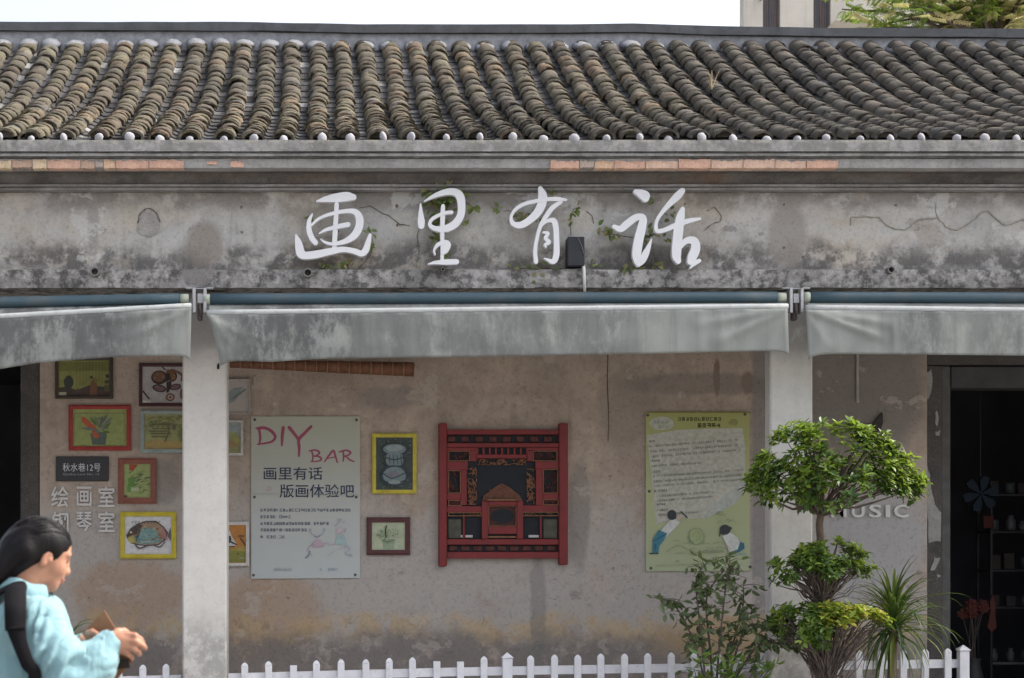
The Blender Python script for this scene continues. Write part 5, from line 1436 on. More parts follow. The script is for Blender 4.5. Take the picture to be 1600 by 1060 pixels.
for st in stems:
    dy0 = rnd.uniform(-.15, .15)
    pts = [SPt(p[0], p[1], dy0 * i / 4) for i, p in enumerate(st)]
    cc_ = [Vector(q) for q in catmull([tuple(p) for p in pts], 6)]
    sm.tube(cc_, list(np.linspace(.010, .003, len(cc_))), 6)
    for i in range(8, len(cc_)):
        for q in range(2 if i % 2 else 1):
            tip = cc_[i] + Vector((rnd.uniform(-.13, .13), rnd.uniform(-.12, .12), rnd.uniform(-.03, .07)))
            sm.tube([cc_[i], cc_[i].lerp(tip, .5) + Vector((0, 0, .012)), tip], [.003, .0022, .0015], 4)
            for w in range(3):
                if nleaf >= 900: break
                t = .45 + .55 * w / 2
                p = cc_[i].lerp(tip, t)
                dv = Vector((rnd.uniform(-1, 1), rnd.uniform(-.9, .5), rnd.uniform(-1.1, .25)))
                if (i + w) % 2 == 0 or nleaf >= 880:
                    l = rnd.uniform(.05, .085); v_, f_ = leaf_verts(p, dv, (rnd.uniform(-.4, .4), -1, .5), l, l * .45, .3); smore.add(v_, f_); continue
                o = link_obj('leaf', lme, shrub, p - c)
                o.rotation_mode = 'QUATERNION'
                o.rotation_quaternion = (-dv).to_track_quat('Z', 'Y') @ Matrix.Rotation(rnd.uniform(-.8, .8), 4, 'Z').to_quaternion()
                s = rnd.uniform(.055, .095); o.scale = (s, s, s); nleaf += 1
sm.build('stems', twig_m, shrub)
smore.build('foliage', lf_sh, shrub, False, 'stuff')
# low bush at the fence foot
BY = -.62
c = Vector((PX(1115, BY), BY, .08))
bush = empty('low_bush', c, 'small bright leafed bush at the very bottom below the loose shrub', 'bush')
lf_bu = leafmat('bush_leaf', (.075, .14, .035), (.14, .22, .05), .42, .35)
lme2 = lme.copy(); lme2.materials.clear(); lme2.materials.append(lf_bu)
sm = MB(c)
for q in range(17):
    px = 1115 + rnd.uniform(-34, 42) if q < 13 else rnd.uniform(1180, 1212); top = rnd.uniform(1018, 1062)
    a = Vector((PX(1115 + rnd.uniform(-8, 8), BY), BY, .1)); b = Vector((PX(px, BY), BY + rnd.uniform(-.12, .12), PZ(top, BY)))
    sm.tube([a, a.lerp(b, .6) + Vector((0, 0, .06)), b], [.007, .005, .002], 5)
    for w in range(8):
        t = 1 - .28 * rnd.random() * (w > 2); p = a.lerp(b, t)
        o = link_obj('leaf', lme2, bush, p - c)
        an = w * 2.4 + rnd.random(); dv = Vector((math.cos(an), math.sin(an), rnd.uniform(-.35, .75)))
        o.rotation_mode = 'QUATERNION'; o.rotation_quaternion = (-dv).to_track_quat('Z', 'Y') @ Matrix.Rotation(rnd.uniform(-.6, .6), 4, 'Z').to_quaternion()
        s = rnd.uniform(.06, .10); o.scale = (s, s, s)
sm.build('stems', twig_m, bush)

# spiky fountain leaved plants
lf_sp = leafmat('strap_leaf', (.030, .065, .024), (.070, .130, .040), .4, .3)
lf_sy = leafmat('pale_strap_leaf', (.16, .19, .05), (.26, .28, .08), .45, .4)
def spiky(px, py, Y, label, n, Ls, seed):
    r = random.Random(seed); h = PZ(py, Y); x = PX(px, Y)
    c = Vector((x, Y, .08))
    e = empty('spiky_plant', c, label, 'plant', 'spiky plants along the fence')
    mb = MB(c); mb.tube([(x - .03, Y, .06), (x - .01, Y + .01, h * .5), (x, Y, h)], [.05, .035, .03], 9); mb.build('stem', bark_m, e, True)
    for q in range(n):
        an = q * 2.4 + r.uniform(-.2, .2); el = math.radians(r.uniform(-62, 86) if q > n * .25 else r.uniform(45, 88))
        L = Ls * r.uniform(.7, 1.1); w = r.uniform(.008, .0125); k_ = MB(c)
        p = Vector((x, Y, h + r.uniform(-.09, .06))); a = el; hd = Vector((math.cos(an), math.sin(an), 0)); sd = Vector((-math.sin(an), math.cos(an), 0))
        vs = []; ns = 7
        droop = r.uniform(.12, .34)
        for i in range(ns + 1):
            t = i / ns; ww = w * (1 - t ** 2.2) * (.6 + .4 * min(1, t * 5)) + .0008
            nn = hd * -math.sin(a) + Vector((0, 0, math.cos(a)))
            vs += [p - sd * ww + nn * ww * .5, p, p + sd * ww + nn * ww * .5]
            p = p + (hd * math.cos(a) + Vector((0, 0, math.sin(a)))) * (L / ns); a -= droop * (.5 + t) * (1.0 if a > -1.3 else 0)
        fs = []
        for i in range(ns): fs += [(i * 3, i * 3 + 1, i * 3 + 4, i * 3 + 3), (i * 3 + 1, i * 3 + 2, i * 3 + 5, i * 3 + 4)]
        k_.add(vs, fs); k_.build('leaf', lf_sp if r.random() < .86 else lf_sy, e, True)
spiky(1396, 975, -.25, 'tall spiky fountain leaved plant beside the clipped tree and fence post', 150, .54, 3)
spiky(108, 1010, -.5, 'small spiky plant half hidden behind the person with the notebook', 34, .30, 5)

# ------------------------------------------------------------------ things seen dimly inside the shop
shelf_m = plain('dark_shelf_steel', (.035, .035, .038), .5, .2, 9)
GY = WY + 1.9
c = Vector((PX(1600, GY), GY, .1))
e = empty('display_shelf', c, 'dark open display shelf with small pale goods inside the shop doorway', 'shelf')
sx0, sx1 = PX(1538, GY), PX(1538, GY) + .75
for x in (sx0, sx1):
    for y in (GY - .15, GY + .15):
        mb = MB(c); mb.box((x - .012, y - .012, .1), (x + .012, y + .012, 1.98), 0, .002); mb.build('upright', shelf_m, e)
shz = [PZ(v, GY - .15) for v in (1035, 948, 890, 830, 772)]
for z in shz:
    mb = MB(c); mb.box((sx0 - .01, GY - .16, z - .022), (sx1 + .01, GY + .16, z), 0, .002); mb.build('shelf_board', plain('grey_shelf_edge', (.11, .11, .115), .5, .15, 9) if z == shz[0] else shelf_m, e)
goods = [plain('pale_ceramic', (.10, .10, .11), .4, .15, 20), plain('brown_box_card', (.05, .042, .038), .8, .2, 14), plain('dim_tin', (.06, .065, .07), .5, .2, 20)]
kinds = [('squat pale jar', 0), ('small carton', 1), ('round tin', 2)]
gi = 0
ordn = ['lowest', 'second', 'third', 'fourth', 'top']
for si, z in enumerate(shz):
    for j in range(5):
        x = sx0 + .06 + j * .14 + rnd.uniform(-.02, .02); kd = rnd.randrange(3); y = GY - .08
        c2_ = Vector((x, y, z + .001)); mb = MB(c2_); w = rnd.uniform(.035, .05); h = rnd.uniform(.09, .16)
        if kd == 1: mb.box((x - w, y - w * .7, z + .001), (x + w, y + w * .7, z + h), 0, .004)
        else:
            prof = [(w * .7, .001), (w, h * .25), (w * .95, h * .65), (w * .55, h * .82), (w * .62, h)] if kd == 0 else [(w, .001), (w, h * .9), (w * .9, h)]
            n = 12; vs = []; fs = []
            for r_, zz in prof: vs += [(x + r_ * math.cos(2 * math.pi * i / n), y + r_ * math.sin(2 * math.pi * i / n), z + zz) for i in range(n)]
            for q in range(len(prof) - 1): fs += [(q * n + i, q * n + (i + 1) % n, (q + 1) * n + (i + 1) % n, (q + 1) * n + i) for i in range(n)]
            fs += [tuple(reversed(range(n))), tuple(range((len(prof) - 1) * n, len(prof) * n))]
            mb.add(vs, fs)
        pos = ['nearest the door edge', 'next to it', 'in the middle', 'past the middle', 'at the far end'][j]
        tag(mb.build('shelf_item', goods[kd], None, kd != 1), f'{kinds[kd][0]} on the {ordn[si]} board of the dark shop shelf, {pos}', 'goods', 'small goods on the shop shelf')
# blue star decoration and red paper flowers
YB_ = WY + 1.1
c = P(1532, 800, YB_)
e = empty('star_decoration', c, 'blue fabric snowflake star hanging inside the dark shop doorway', 'decoration')
mb = MB(c); bl = plain('blue_felt', (.008, .016, .026), .8, .2, 20)
cx_, cz_ = PX(1532, YB_), PZ(772, YB_)
for i in range(6):
    a = math.pi * i / 3 + .26
    tip = (cx_ + math.cos(a) * .16, cz_ + math.sin(a) * .16)
    m1_ = (cx_ + math.cos(a + .35) * .12, cz_ + math.sin(a + .35) * .12); m2_ = (cx_ + math.cos(a - .35) * .12, cz_ + math.sin(a - .35) * .12)
    p_ = [(cx_, cz_), m2_, (tip[0] + math.sin(a) * .03, tip[1] - math.cos(a) * .03), tip, (tip[0] - math.sin(a) * .03, tip[1] + math.cos(a) * .03), m1_]
    mb = MB(c); mb.prism(p_, YB_ - .02 + i * .0015, YB_ + .02 - i * .0015); mb.build('point', bl, e)
mb = MB(c); mb.tube([(cx_, YB_, cz_ + .1), (cx_, YB_, 3.2)], .003, 5); mb.build('thread', shelf_m, e)
rd = plain('red_crepe_paper', (.075, .018, .013), .7, .2, 20)
YF = WY + 1.0
c = Vector((PX(1520, YF), YF, .1))
e = empty('red_flowers', c, 'bunch of red paper flowers on stems inside the shop doorway', 'flowers')
for i in range(9):
    px, py = 1520 + rnd.uniform(-18, 18), 948 + rnd.uniform(-10, 12)
    q = P(px, py, YF + rnd.uniform(-.06, .06)); mb = MB(c)
    for w in range(7):
        a = w * .9; dv = Vector((math.cos(a), -.4, math.sin(a) * .7)); v, f = leaf_verts(q, dv, (0, -1, .3), .055, .05, .3); mb.add(v, f)
    mb.build('flower', rd, e)
    mb = MB(c); mb.tube([q, (c.x + rnd.uniform(-.04, .04), YF, .55)], .003, 5); mb.build('stem', twig_m, e)
mb = MB(c); n = 14; vs = []; prof = [(.07, .10), (.10, .25), (.085, .45), (.06, .55), (.07, .6)]; fs = []
for r_, zz in prof: vs += [(c.x + r_ * math.cos(2 * math.pi * i / n), YF + r_ * math.sin(2 * math.pi * i / n), zz) for i in range(n)]
for q in range(4): fs += [(q * n + i, q * n + (i + 1) % n, (q + 1) * n + (i + 1) % n, (q + 1) * n + i) for i in range(n)]
mb.add(vs, fs); mb.build('vase', shelf_m, e, True)
c = P(1552, 975, YF + .1); mb = MB(c)
mb.prism([(PX(a, YF + .1), PZ(b, YF + .1)) for a, b in [(1550, 930), (1556, 945), (1554, 960), (1557, 980), (1549, 988), (1542, 980), (1547, 955), (1546, 940)]], YF + .09, YF + .11)
tag(mb.build('red_ribbon', rd), 'red paper streamer dangling beside the red flowers in the doorway', 'ribbon')
c = P(1545, 808, GY - .2); mb = MB(c); mb.box((PX(1536, GY - .2), GY - .21, PZ(826, GY - .2)), (PX(1552, GY - .2), GY - .19, PZ(806, GY - .2)), 0, .004)
mb.tube([(PX(1544, GY - .2), GY - .2, PZ(807, GY - .2)), (PX(1544, GY - .2), GY - .16, PZ(772, GY - .15) + .002)], .002, 4)
tag(mb.build('red_tag', rd), 'small red tag hanging from the shelf under the blue star', 'tag')

# ------------------------------------------------------------------ block of flats and tree behind the roof
HY = 30
bw = weathered('beige_render', (.60, .565, .51), (.52, .49, .44), fine=.12, streak=.25, cscale=.5, streak_col=(.3, .27, .24))
c = Vector((PX(1162, HY), HY, 0))
fl = empty('apartment_building', c, 'beige apartment building rising behind the tiled roof', 'building')
xa = PX(1162, HY); xb = PX(1900, HY)
win = [(PX(1192, HY), PX(1219, HY)), (PX(1271, HY), PX(1298, HY))]
zs = PZ(110, HY); zt2 = PZ(-220, HY)
edges = [xa] + [v for w in win for v in w] + [xb]
for i in range(0, len(edges), 2):
    mb = MB(c); mb.box((edges[i], HY, 0), (edges[i + 1], HY + .4, zt2)); mb.build('wall', bw, fl)
mb = MB(c); xk = PX(1175, HY + 9)
vs_ = [(xa, HY + .4), (xb, HY + .4), (xb, HY + 9), (xk, HY + 9)]
mb.add([(x, y, 0) for x, y in vs_] + [(x, y, zt2 - .01) for x, y in vs_], [(3, 2, 1, 0), (4, 5, 6, 7), (0, 1, 5, 4), (1, 2, 6, 5), (2, 3, 7, 6), (3, 0, 4, 7)]); mb.build('wall', bw, fl)
glass = NT('window_glass'); glass_m = glass.done((.06, .07, .09), .12, .6)
fr = plain('window_frame_metal', (.16, .17, .19), .5, .2, 4); rustm = plain('rusty_grille', (.12, .07, .055), .7, .3, 6)
for a, b in win:
    zc = PZ(47, HY) ; z2 = PZ(-32, HY)
    z1 = PZ(52, HY)
    mb = MB(c); mb.box((a, HY + .01, 0), (b, HY + .4, z1)); mb.build('wall', bw, fl)
    mb = MB(c); mb.box((a, HY + .01, z2), (b, HY + .4, zt2)); mb.build('wall', bw, fl)
    mb = MB(c)
    for q in (a, b - .04): mb.box((q, HY + .16, z1), (q + .04, HY + .22, z2))
    mb.box((a + .041, HY + .16, z1), (b - .041, HY + .22, z1 + .04)); mb.box((a + .041, HY + .16, z2 - .04), (b - .041, HY + .22, z2)); mb.box(((a + b) / 2 - .02, HY + .16, z1 + .041), ((a + b) / 2 + .02, HY + .22, z2 - .041))
    wf = mb.build('window', fr, fl)
    mb = MB(c); mb.box((a + .04, HY + .18, z1 + .04), (b - .04, HY + .20, z2 - .04)); mb.build('pane', glass_m, wf)
    mb = MB(c)
    for q in range(1, 7):
        x = a + (b - a) * q / 7; mb.tube([(x, HY + .06, z1), (x, HY + .06, z2)], .012, 5)
    mb.build('grille', rustm, wf)
mb = MB(c); mb.box((PX(1186, HY), HY - .5, PZ(2, HY)), (PX(1190, HY), HY - .003, PZ(-1, HY)), 0, .02); mb.build('pipe_end', fr, fl)
mb = MB(c); y0, y1 = HY - 1.4, HY - .003
mb.add([(PX(1277, y1), y1, PZ(60, y1)), (PX(1352, y1), y1, PZ(14, y1)), (PX(1352, y1), y1, PZ(60, y1)), (PX(1277, y1), y0, PZ(60, y1)), (PX(1352, y1), y0, PZ(14, y1)), (PX(1352, y1), y0, PZ(60, y1))],
       [(0, 1, 2), (5, 4, 3), (0, 3, 4, 1), (1, 4, 5, 2), (2, 5, 3, 0)])
mb.build('stair_parapet', bw, fl)

BYT = 16.0
c = Vector((PX(1560, BYT), BYT, 0))
bt = empty('feathery_tree', c, 'yellowing feathery leafed tree showing above the ridge before the beige building', 'tree')
rnd = random.Random(5)
mb = MB(c)
BP = lambda px, py, dy=0: Vector((PX(px, BYT), BYT + dy, PZ(py, BYT)))
mb.tube([Vector((c.x, BYT, 0)), Vector((c.x - .1, BYT, 3)), BP(1570, 120), BP(1560, 20), BP(1545, -80)], [.24, .2, .15, .1, .04], 9); mb.build('trunk', bark_m, bt, True)
lg = leafmat('green_leaflet', (.075, .14, .025), (.15, .22, .04), .5, .4); ly = leafmat('yellow_seed_pod', (.48, .41, .20), (.66, .58, .34), .6, .4)
br_ = MB(c); cr = MB(c)
ends = [(1322, 8), (1350, 30), (1345, 36), (1385, 2), (1390, 22), (1405, 10), (1420, 34), (1435, 12), (1450, 30), (1470, 6), (1478, 36), (1495, 18), (1510, 30), (1525, 8), (1540, 34), (1555, 18), (1570, 38), (1585, 10), (1595, 30), (1610, 20), (1300, -12), (1360, -20), (1420, -24), (1480, -20), (1540, -26), (1600, -10), (1640, 10), (1650, 40), (1690, 10), (1500, -60), (1580, -70), (1450, -55), (1620, -60), (1545, 12), (1515, 40), (1580, 44), (1600, 46)]
for i, (px, py) in enumerate(ends):
    e_ = BP(px, py, rnd.uniform(-.9, .9)); a = BP(1560 + rnd.uniform(-6, 6), rnd.uniform(20, 110))
    m_ = a.lerp(e_, .55) + Vector((0, 0, .25))
    pts = [Vector(q) for q in catmull([tuple(a), tuple(m_), tuple(e_)], 5)]
    br_.tube(pts, list(np.linspace(.05, .012, len(pts))), 5)
    yel = mnoise.noise(Vector((px * .02, py * .03, 1))) > -.02 and px > 1400
    for q in range(24):
        s_ = pts[-1].lerp(pts[rnd.randint(4, 9)], rnd.random()) + Vector((rnd.uniform(-.22, .22), rnd.uniform(-.3, .3), rnd.uniform(-.14, .14)))
        an = rnd.uniform(0, 6.28); hd = Vector((math.cos(an), math.sin(an), rnd.uniform(-.5, .1))); L = rnd.uniform(.2, .36)
        sd = hd.cross(Vector((0, 0, 1))).normalized()
        cm_ = 1 if (yel and rnd.random() < .75) or rnd.random() < .12 else 0
        for w in range(7):
            for sg in (-1, 1):
                p = s_ + hd * (L * (w + .5) / 7); v, f = leaf_verts(p, sd * sg + hd * .6 + Vector((0, 0, -.15)), (0, 0, 1), .09 if cm_ == 0 else .11, .034 if cm_ == 0 else .05, .2); cr.add(v, f, cm_)
br_.build('branches', twig_m, bt, False)
cr.build('crown', [lg, ly], bt, False, 'stuff')
# ------------------------------------------------------------------ the person walking past
class SDF:
    """Smoothly joined solids on a grid, turned into one closed surface (surface nets)."""
    def __init__(s, lo, hi, h):
        s.lo = np.array(lo, float); s.h = h
        s.n = np.ceil((np.array(hi) - s.lo) / h).astype(int) + 1
        s.f = np.full(s.n, 1.0, np.float32)
    def _sub(s, lo, hi, pad):
        a = np.maximum(((np.array(lo) - pad - s.lo) / s.h).astype(int), 0)
        b = np.minimum(((np.array(hi) + pad - s.lo) / s.h).astype(int) + 2, s.n)
        if np.any(b <= a): return None, None
        ax = [s.lo[i] + s.h * np.arange(a[i], b[i]) for i in range(3)]
        g = np.meshgrid(*ax, indexing='ij')
        return tuple(slice(a[i], b[i]) for i in range(3)), np.stack(g, -1)
    def put(s, fn, lo, hi, k=.02, op='add'):
        sl, p = s._sub(lo, hi, max(k * 2, .02) + .02)
        if sl is None: return
        d = fn(p).astype(np.float32); f = s.f[sl]
        if op == 'add':
            h = np.clip(.5 + .5 * (f - d) / k, 0, 1); s.f[sl] = f * (1 - h) + d * h - k * h * (1 - h)
        else:
            d = -d; h = np.clip(.5 - .5 * (f - d) / k, 0, 1); s.f[sl] = f * (1 - h) + d * h + k * h * (1 - h)
    def ell(s, c, r, k=.02, op='add', rot=None):
        c = np.array(c, float); r = np.array(r, float)
        Rm = np.array(rot) if rot is not None else None
        def fn(p):
            q = p - c
            if Rm is not None: q = q @ Rm
            k0 = np.linalg.norm(q / r, axis=-1); k1 = np.linalg.norm(q / (r * r), axis=-1)
            return k0 * (k0 - 1) / np.maximum(k1, 1e-6)
        m = r.max(); s.put(fn, c - m, c + m, k, op)
    def cone(s, a, b, ra, rb, k=.02, op='add', flat=None):
        a = np.array(a, float); b = np.array(b, float); ba = b - a; L2 = ba @ ba
        def fn(p):
            q = p - a; t = np.clip((q @ ba) / L2, 0, 1)
            return np.linalg.norm(q - t[..., None] * ba, axis=-1) - (ra + (rb - ra) * t)
        m = max(ra, rb); s.put(fn, np.minimum(a, b) - m, np.maximum(a, b) + m, k, op)
    def chain(s, pts, rad, k=.02):
        for i in range(len(pts) - 1): s.cone(pts[i], pts[i + 1], rad[i], rad[i + 1], k)
    def mesh(s, name, mat, disp=None):
        f = s.f; ins = f < 0
        cs = [(i, j, k) for i in (0, 1) for j in (0, 1) for k in (0, 1)]
        n = s.n - 1
        sl = lambda o: tuple(slice(o[i], o[i] + n[i]) for i in range(3))
        cnt = np.zeros(n, np.uint8)
        for o in cs: cnt += ins[sl(o)]
        act = np.argwhere((cnt > 0) & (cnt < 8))
        idx = np.full(n, -1, np.int64); idx[tuple(act.T)] = np.arange(len(act))
        V = np.stack([f[tuple((act + np.array(o)).T)] for o in cs], 1)
        acc = np.zeros((len(act), 3)); num = np.zeros(len(act))
        for a in range(8):
            for b in range(a + 1, 8):
                oa, ob = np.array(cs[a]), np.array(cs[b])
                if np.abs(oa - ob).sum() != 1: continue
                m = (V[:, a] < 0) != (V[:, b] < 0)
                t = V[:, a] / np.where(m, V[:, a] - V[:, b], 1)
                acc[m] += oa + (ob - oa) * t[m, None]; num[m] += 1
        pos = s.lo + s.h * (act + acc / num[:, None])
        faces = []
        for ax in range(3):
            o = np.zeros(3, int); o[ax] = 1
            A = ins[tuple(slice(0, s.n[i] - o[i]) for i in range(3))]; B = ins[tuple(slice(o[i], s.n[i]) for i in range(3))]
            e = np.argwhere(A != B)
            u, v = (ax + 1) % 3, (ax + 2) % 3
            e = e[(e[:, u] > 0) & (e[:, v] > 0) & (e[:, u] < n[u]) & (e[:, v] < n[v]) & (e[:, ax] < n[ax])]
            q = []
            for du, dv in ((0, 0), (1, 0), (1, 1), (0, 1)):
                c = e.copy(); c[:, u] -= du; c[:, v] -= dv; q.append(idx[tuple(c.T)])
            q = np.stack(q, 1); flip = ~ins[tuple(e.T)]
            q[flip] = q[flip][:, ::-1]
            faces.append(q)
        Fq = np.concatenate(faces)
        if disp is not None: pos = disp(pos)
        me = bpy.data.meshes.new(name); me.from_pydata(pos.tolist(), [], Fq.tolist()); me.materials.append(mat)
        me.polygons.foreach_set('use_smooth', [True] * len(Fq)); me.update()
        return me, pos

PYY = -7.25
PK = (PYY - CAMY) / F
p0 = Vector((PX(55, PYY), PYY, 0))
def L(px, py, y=0.0):      # the figure's own coordinates of what shows at (px, py) when it lies y behind the body's middle
    kk = (PYY + y - CAMY) / F
    return np.array([(px - CX) * kk - p0.x, y, EYE + (CY - py) * kk])
skin = NT('person_skin')
sc_ = skin.mix(skin.mr(skin.noise(14, 5), .35, .7), (.44, .225, .145), (.34, .16, .105))
skin.b.inputs['Subsurface Weight'].default_value = .12
skin.b.inputs['Subsurface Radius'].default_value = (.012, .005, .003)
skin.bump(skin.noise(140, 3), .06, .002)
skin_m = skin.done(sc_, .48, .35)
hair = NT('black_hair')
hn = hair.noise(1, 5, .6, hair.scaled((60, 260, 14)))
hair.bump(hn, .5, .004)
hair_m = hair.done(hair.ramp(hn, [(.3, (.003, .0025, .003)), (.75, (.009, .007, .008))]), .40, .18)
jk = NT('light_blue_jacket_cloth')
jn = jk.noise(9, 6, .6)
jk.bump(jk.noise(3.2, 4, .55, jk.scaled((1.7, 1.7, .8), (2, 1, 3)), .6), .55, .05)
jk_m = jk.done(jk.ramp(jn, [(.3, (.17, .30, .335)), (.7, (.21, .35, .385))]), .72, .25)
jk.b.inputs['Sheen Weight'].default_value = .15

# head frame: origin between the ears, tipped forward a little
HS = .86
hc = L(65, 866)
pt = R(19)
Rh = np.array(Matrix.Rotation(R(22), 3, 'Z') @ Matrix.Rotation(pt, 3, 'Y'))
H = lambda x, y, z: hc + Rh @ (np.array([x, y, z]) * HS)
hr = lambda *a: tuple(q * HS for q in a)
body = SDF((-.24, -.34, -.01), (.37, .34, 1.66), .0042)
S = body
S.ell(H(-.014, 0, .030), hr(.094, .074, .082), .02, rot=Rh)
S.ell(H(.040, 0, .030), hr(.047, .060, .055), .03, rot=Rh)
S.ell(H(.038, 0, -.035), hr(.047, .056, .068), .03, rot=Rh)
S.ell(H(.040, 0, -.078), hr(.043, .040, .028), .03, rot=Rh)
S.ell(H(.072, 0, -.094), hr(.015, .017, .014), .018, rot=Rh)
for s in (-1, 1):
    S.ell(H(.060, s * .034, -.030), hr(.026, .022, .026), .02, rot=Rh)
    S.ell(H(.079, s * .026, .024), hr(.012, .026, .009), .014, rot=Rh)
    S.ell(H(.089, s * .031, .003), hr(.012, .016, .011), .012, 'sub', rot=Rh)
    S.ell(H(.075, s * .032, .003), hr(.011, .0155, .0095), .006, rot=Rh)
    S.ell(H(.095, s * .011, -.035), hr(.010, .007, .007), .007, rot=Rh)
    re_ = Rh @ np.array(Matrix.Rotation(R(12), 3, 'Y') @ Matrix.Rotation(R(-16 * s), 3, 'Z'))
    S.ell(H(.006, s * .074, -.014), hr(.018, .0075, .031), .007, rot=re_)
    S.ell(H(.010, s * .0815, -.011), hr(.010, .005, .018), .005, 'sub', rot=re_)
    S.ell(H(.020, s * .074, -.016), hr(.006, .006, .008), .006, rot=re_)
S.cone(H(.086, 0, .014), H(.101, 0, -.026), .0078, .0105, .012)
S.ell(H(.104, 0, -.030), hr(.0105, .011, .009), .008, rot=Rh)
S.ell(H(.088, 0, -.050), hr(.010, .020, .009), .012, rot=Rh)
S.ell(H(.091, 0, -.0585), hr(.0095, .021, .0055), .006, rot=Rh)
S.ell(H(.088, 0, -.0695), hr(.0095, .018, .0065), .006, rot=Rh)
S.ell(H(.099, 0, -.0637), hr(.007, .022, .0017), .003, 'sub', rot=Rh)
S.cone(H(-.030, 0, -.055), (-.045, 0, 1.335), .052, .060, .03)
# torso, arms, legs
S.ell((-.02, 0, 1.22), (.095, .15, .17), .04); S.ell((-.01, 0, 1.02), (.10, .135, .17), .06); S.ell((-.01, 0, .88), (.105, .165, .12), .05)
S.cone((-.03, -.15, 1.325), (-.03, .15, 1.325), .052, .052, .05)
Rsh, Rel, Rwr = tuple(L(60, 968, -.160)), tuple(L(116, 1082, -.215)), tuple(L(171, 1004, -.165))
S.cone(Rsh, Rel, .046, .038, .03); S.cone(Rel, Rwr, .037, .026, .02)
Lsh, Lel, Lwr = (-.005, .175, 1.315), (.07, .215, 1.07), tuple(L(134, 1006, .02))
S.cone(Lsh, Lel, .046, .038, .03); S.cone(Lel, Lwr, .037, .026, .02)
for s, fx in ((-1, .10), (1, -.12)):
    hip = (-.01, s * .085, .85); kn = (.03 + fx * .6, s * .085, .47); an = (fx * 1.2 - .02, s * .085, .085)
    S.cone(hip, kn, .080, .055, .04); S.cone(kn, an, .052, .036, .02); S.cone(an, (an[0], an[1], .045), .038, .036, .02); S.cone((an[0] - .02, an[1], .035), (an[0] + .14, an[1], .025), .034, .022, .02)
# right hand: back of the hand towards the street, fingers bent round the notebook
K = .010
wr = np.array(Rwr)
kn = [L(199, 992, -.172), L(201, 1001, -.176), L(198, 1010, -.174), L(192, 1018, -.168)]
S.cone(wr, L(186, 998, -.168), .025, .022, .018)
for i, q in enumerate(kn): S.cone(L(178, 1003 + i * 2.5, -.166), q, .016, .0105, .012)
S.ell(L(187, 1004, -.168), (.026, .012, .024), .014)
fing = [[kn[0], L(211, 994, -.176), L(219, 999, -.162), L(223, 1004, -.145)], [kn[1], L(214, 1004, -.182), L(223, 1009, -.166), L(226.5, 1013, -.146)],
        [kn[2], L(209, 1014, -.180), L(216, 1019, -.165), L(218, 1023, -.147)], [kn[3], L(200, 1022, -.173), L(205.5, 1026, -.159), L(207, 1029, -.145)]]
for i, ch in enumerate(fing):
    r0 = (.0093, .0096, .0090, .0080)[i]
    S.chain(ch, [r0 * 1.05, r0, r0 * .9, r0 * .78], .004)
S.chain([L(175, 996, -.155), L(184, 988, -.140), L(194, 987, -.128), L(201, 991, -.120)], [.0135, .0115, .0098, .0085], .006)
# left hand holding the far edge of the notebook
lw = np.array(Lwr); S.cone(lw, L(146, 1006, -.035), .024, .020, .018); S.ell(L(146, 1003, -.05), (.022, .030, .020), .014)
for i in range(4):
    a = L(140 + i * 1.5, 998 + i * 7, -.06); S.chain([a, a + np.array([.024, -.020, .004]), a + np.array([.050, -.030, .000]), a + np.array([.062, -.042, -.006])], [.0092, .009, .0082, .0072], .004)
S.chain([L(142, 997, -.05), L(139, 990, -.075), L(144, 988, -.105), L(150, 990, -.116)], [.0125, .011, .0095, .008], .006)
me, _ = body.mesh('person', skin_m)
person = link_obj('person', me, None, p0)
tag(person, 'person with long dark hair in a light blue jacket looking down at a brown notebook', 'person')
# eyes, brows and lips
bm_ = MB()
eye_m = plain('eye_white', (.55, .53, .5), .2, .05, 40, .5); iris = plain('dark_iris', (.02, .014, .012), .15, .1, 40, .5)
def ball(mb, c, r, n=10, mi=0, sc=(1, 1, 1)):
    vs = []; fs = []
    for i in range(n + 1):
        th = math.pi * i / n
        for j in range(n):
            ph = 2 * math.pi * j / n
            vs.append(c + np.array([r * sc[0] * math.sin(th) * math.cos(ph), r * sc[1] * math.sin(th) * math.sin(ph), r * sc[2] * math.cos(th)]))
    for i in range(n):
        for j in range(n): fs.append((i * n + j, (i + 1) * n + j, (i + 1) * n + (j + 1) % n, i * n + (j + 1) % n))
    mb.add([Vector(v) for v in vs], fs, mi)
for s in (-1, 1):
    mb = MB(); ball(mb, H(.0805, s * .031, .000), .0065, 10, 0, (.9, 1.5, .55)); ball(mb, H(.0845, s * .031, -.001), .0040, 8, 1, (.7, 1, .8)); mb.build('eye', [eye_m, iris], person, True, loc=Vector())
    mb = MB(); mb.tube([H(.088, s * .014, .0205), H(.0885, s * .028, .0245), H(.080, s * .046, .021)], [.0016, .0024, .0012], 6); mb.build('eyebrow', hair_m, person, True, loc=Vector())
    mb = MB(); mb.tube([H(.0875, s * .018, .0015), H(.0885, s * .031, .0055), H(.080, s * .046, .001)], [.0010, .0016, .0010], 5); mb.build('eyelash', hair_m, person, True, loc=Vector())
lipm = plain('lip', (.36, .13, .10), .4, .1, 40)
mb = MB()
mb.tube([H(.0935, -.019, -.0625), H(.1005, -.008, -.0588), H(.101, 0, -.0598), H(.1005, .008, -.0588), H(.0935, .019, -.0625)], [.0012, .0036, .0034, .0036, .0012], 6)
mb.tube([H(.0925, -.017, -.0655), H(.098, -.007, -.0695), H(.0985, 0, -.0700), H(.098, .007, -.0695), H(.0925, .017, -.0655)], [.0012, .0040, .0044, .0040, .0012], 6); mb.build('lips', lipm, person, True, loc=Vector())
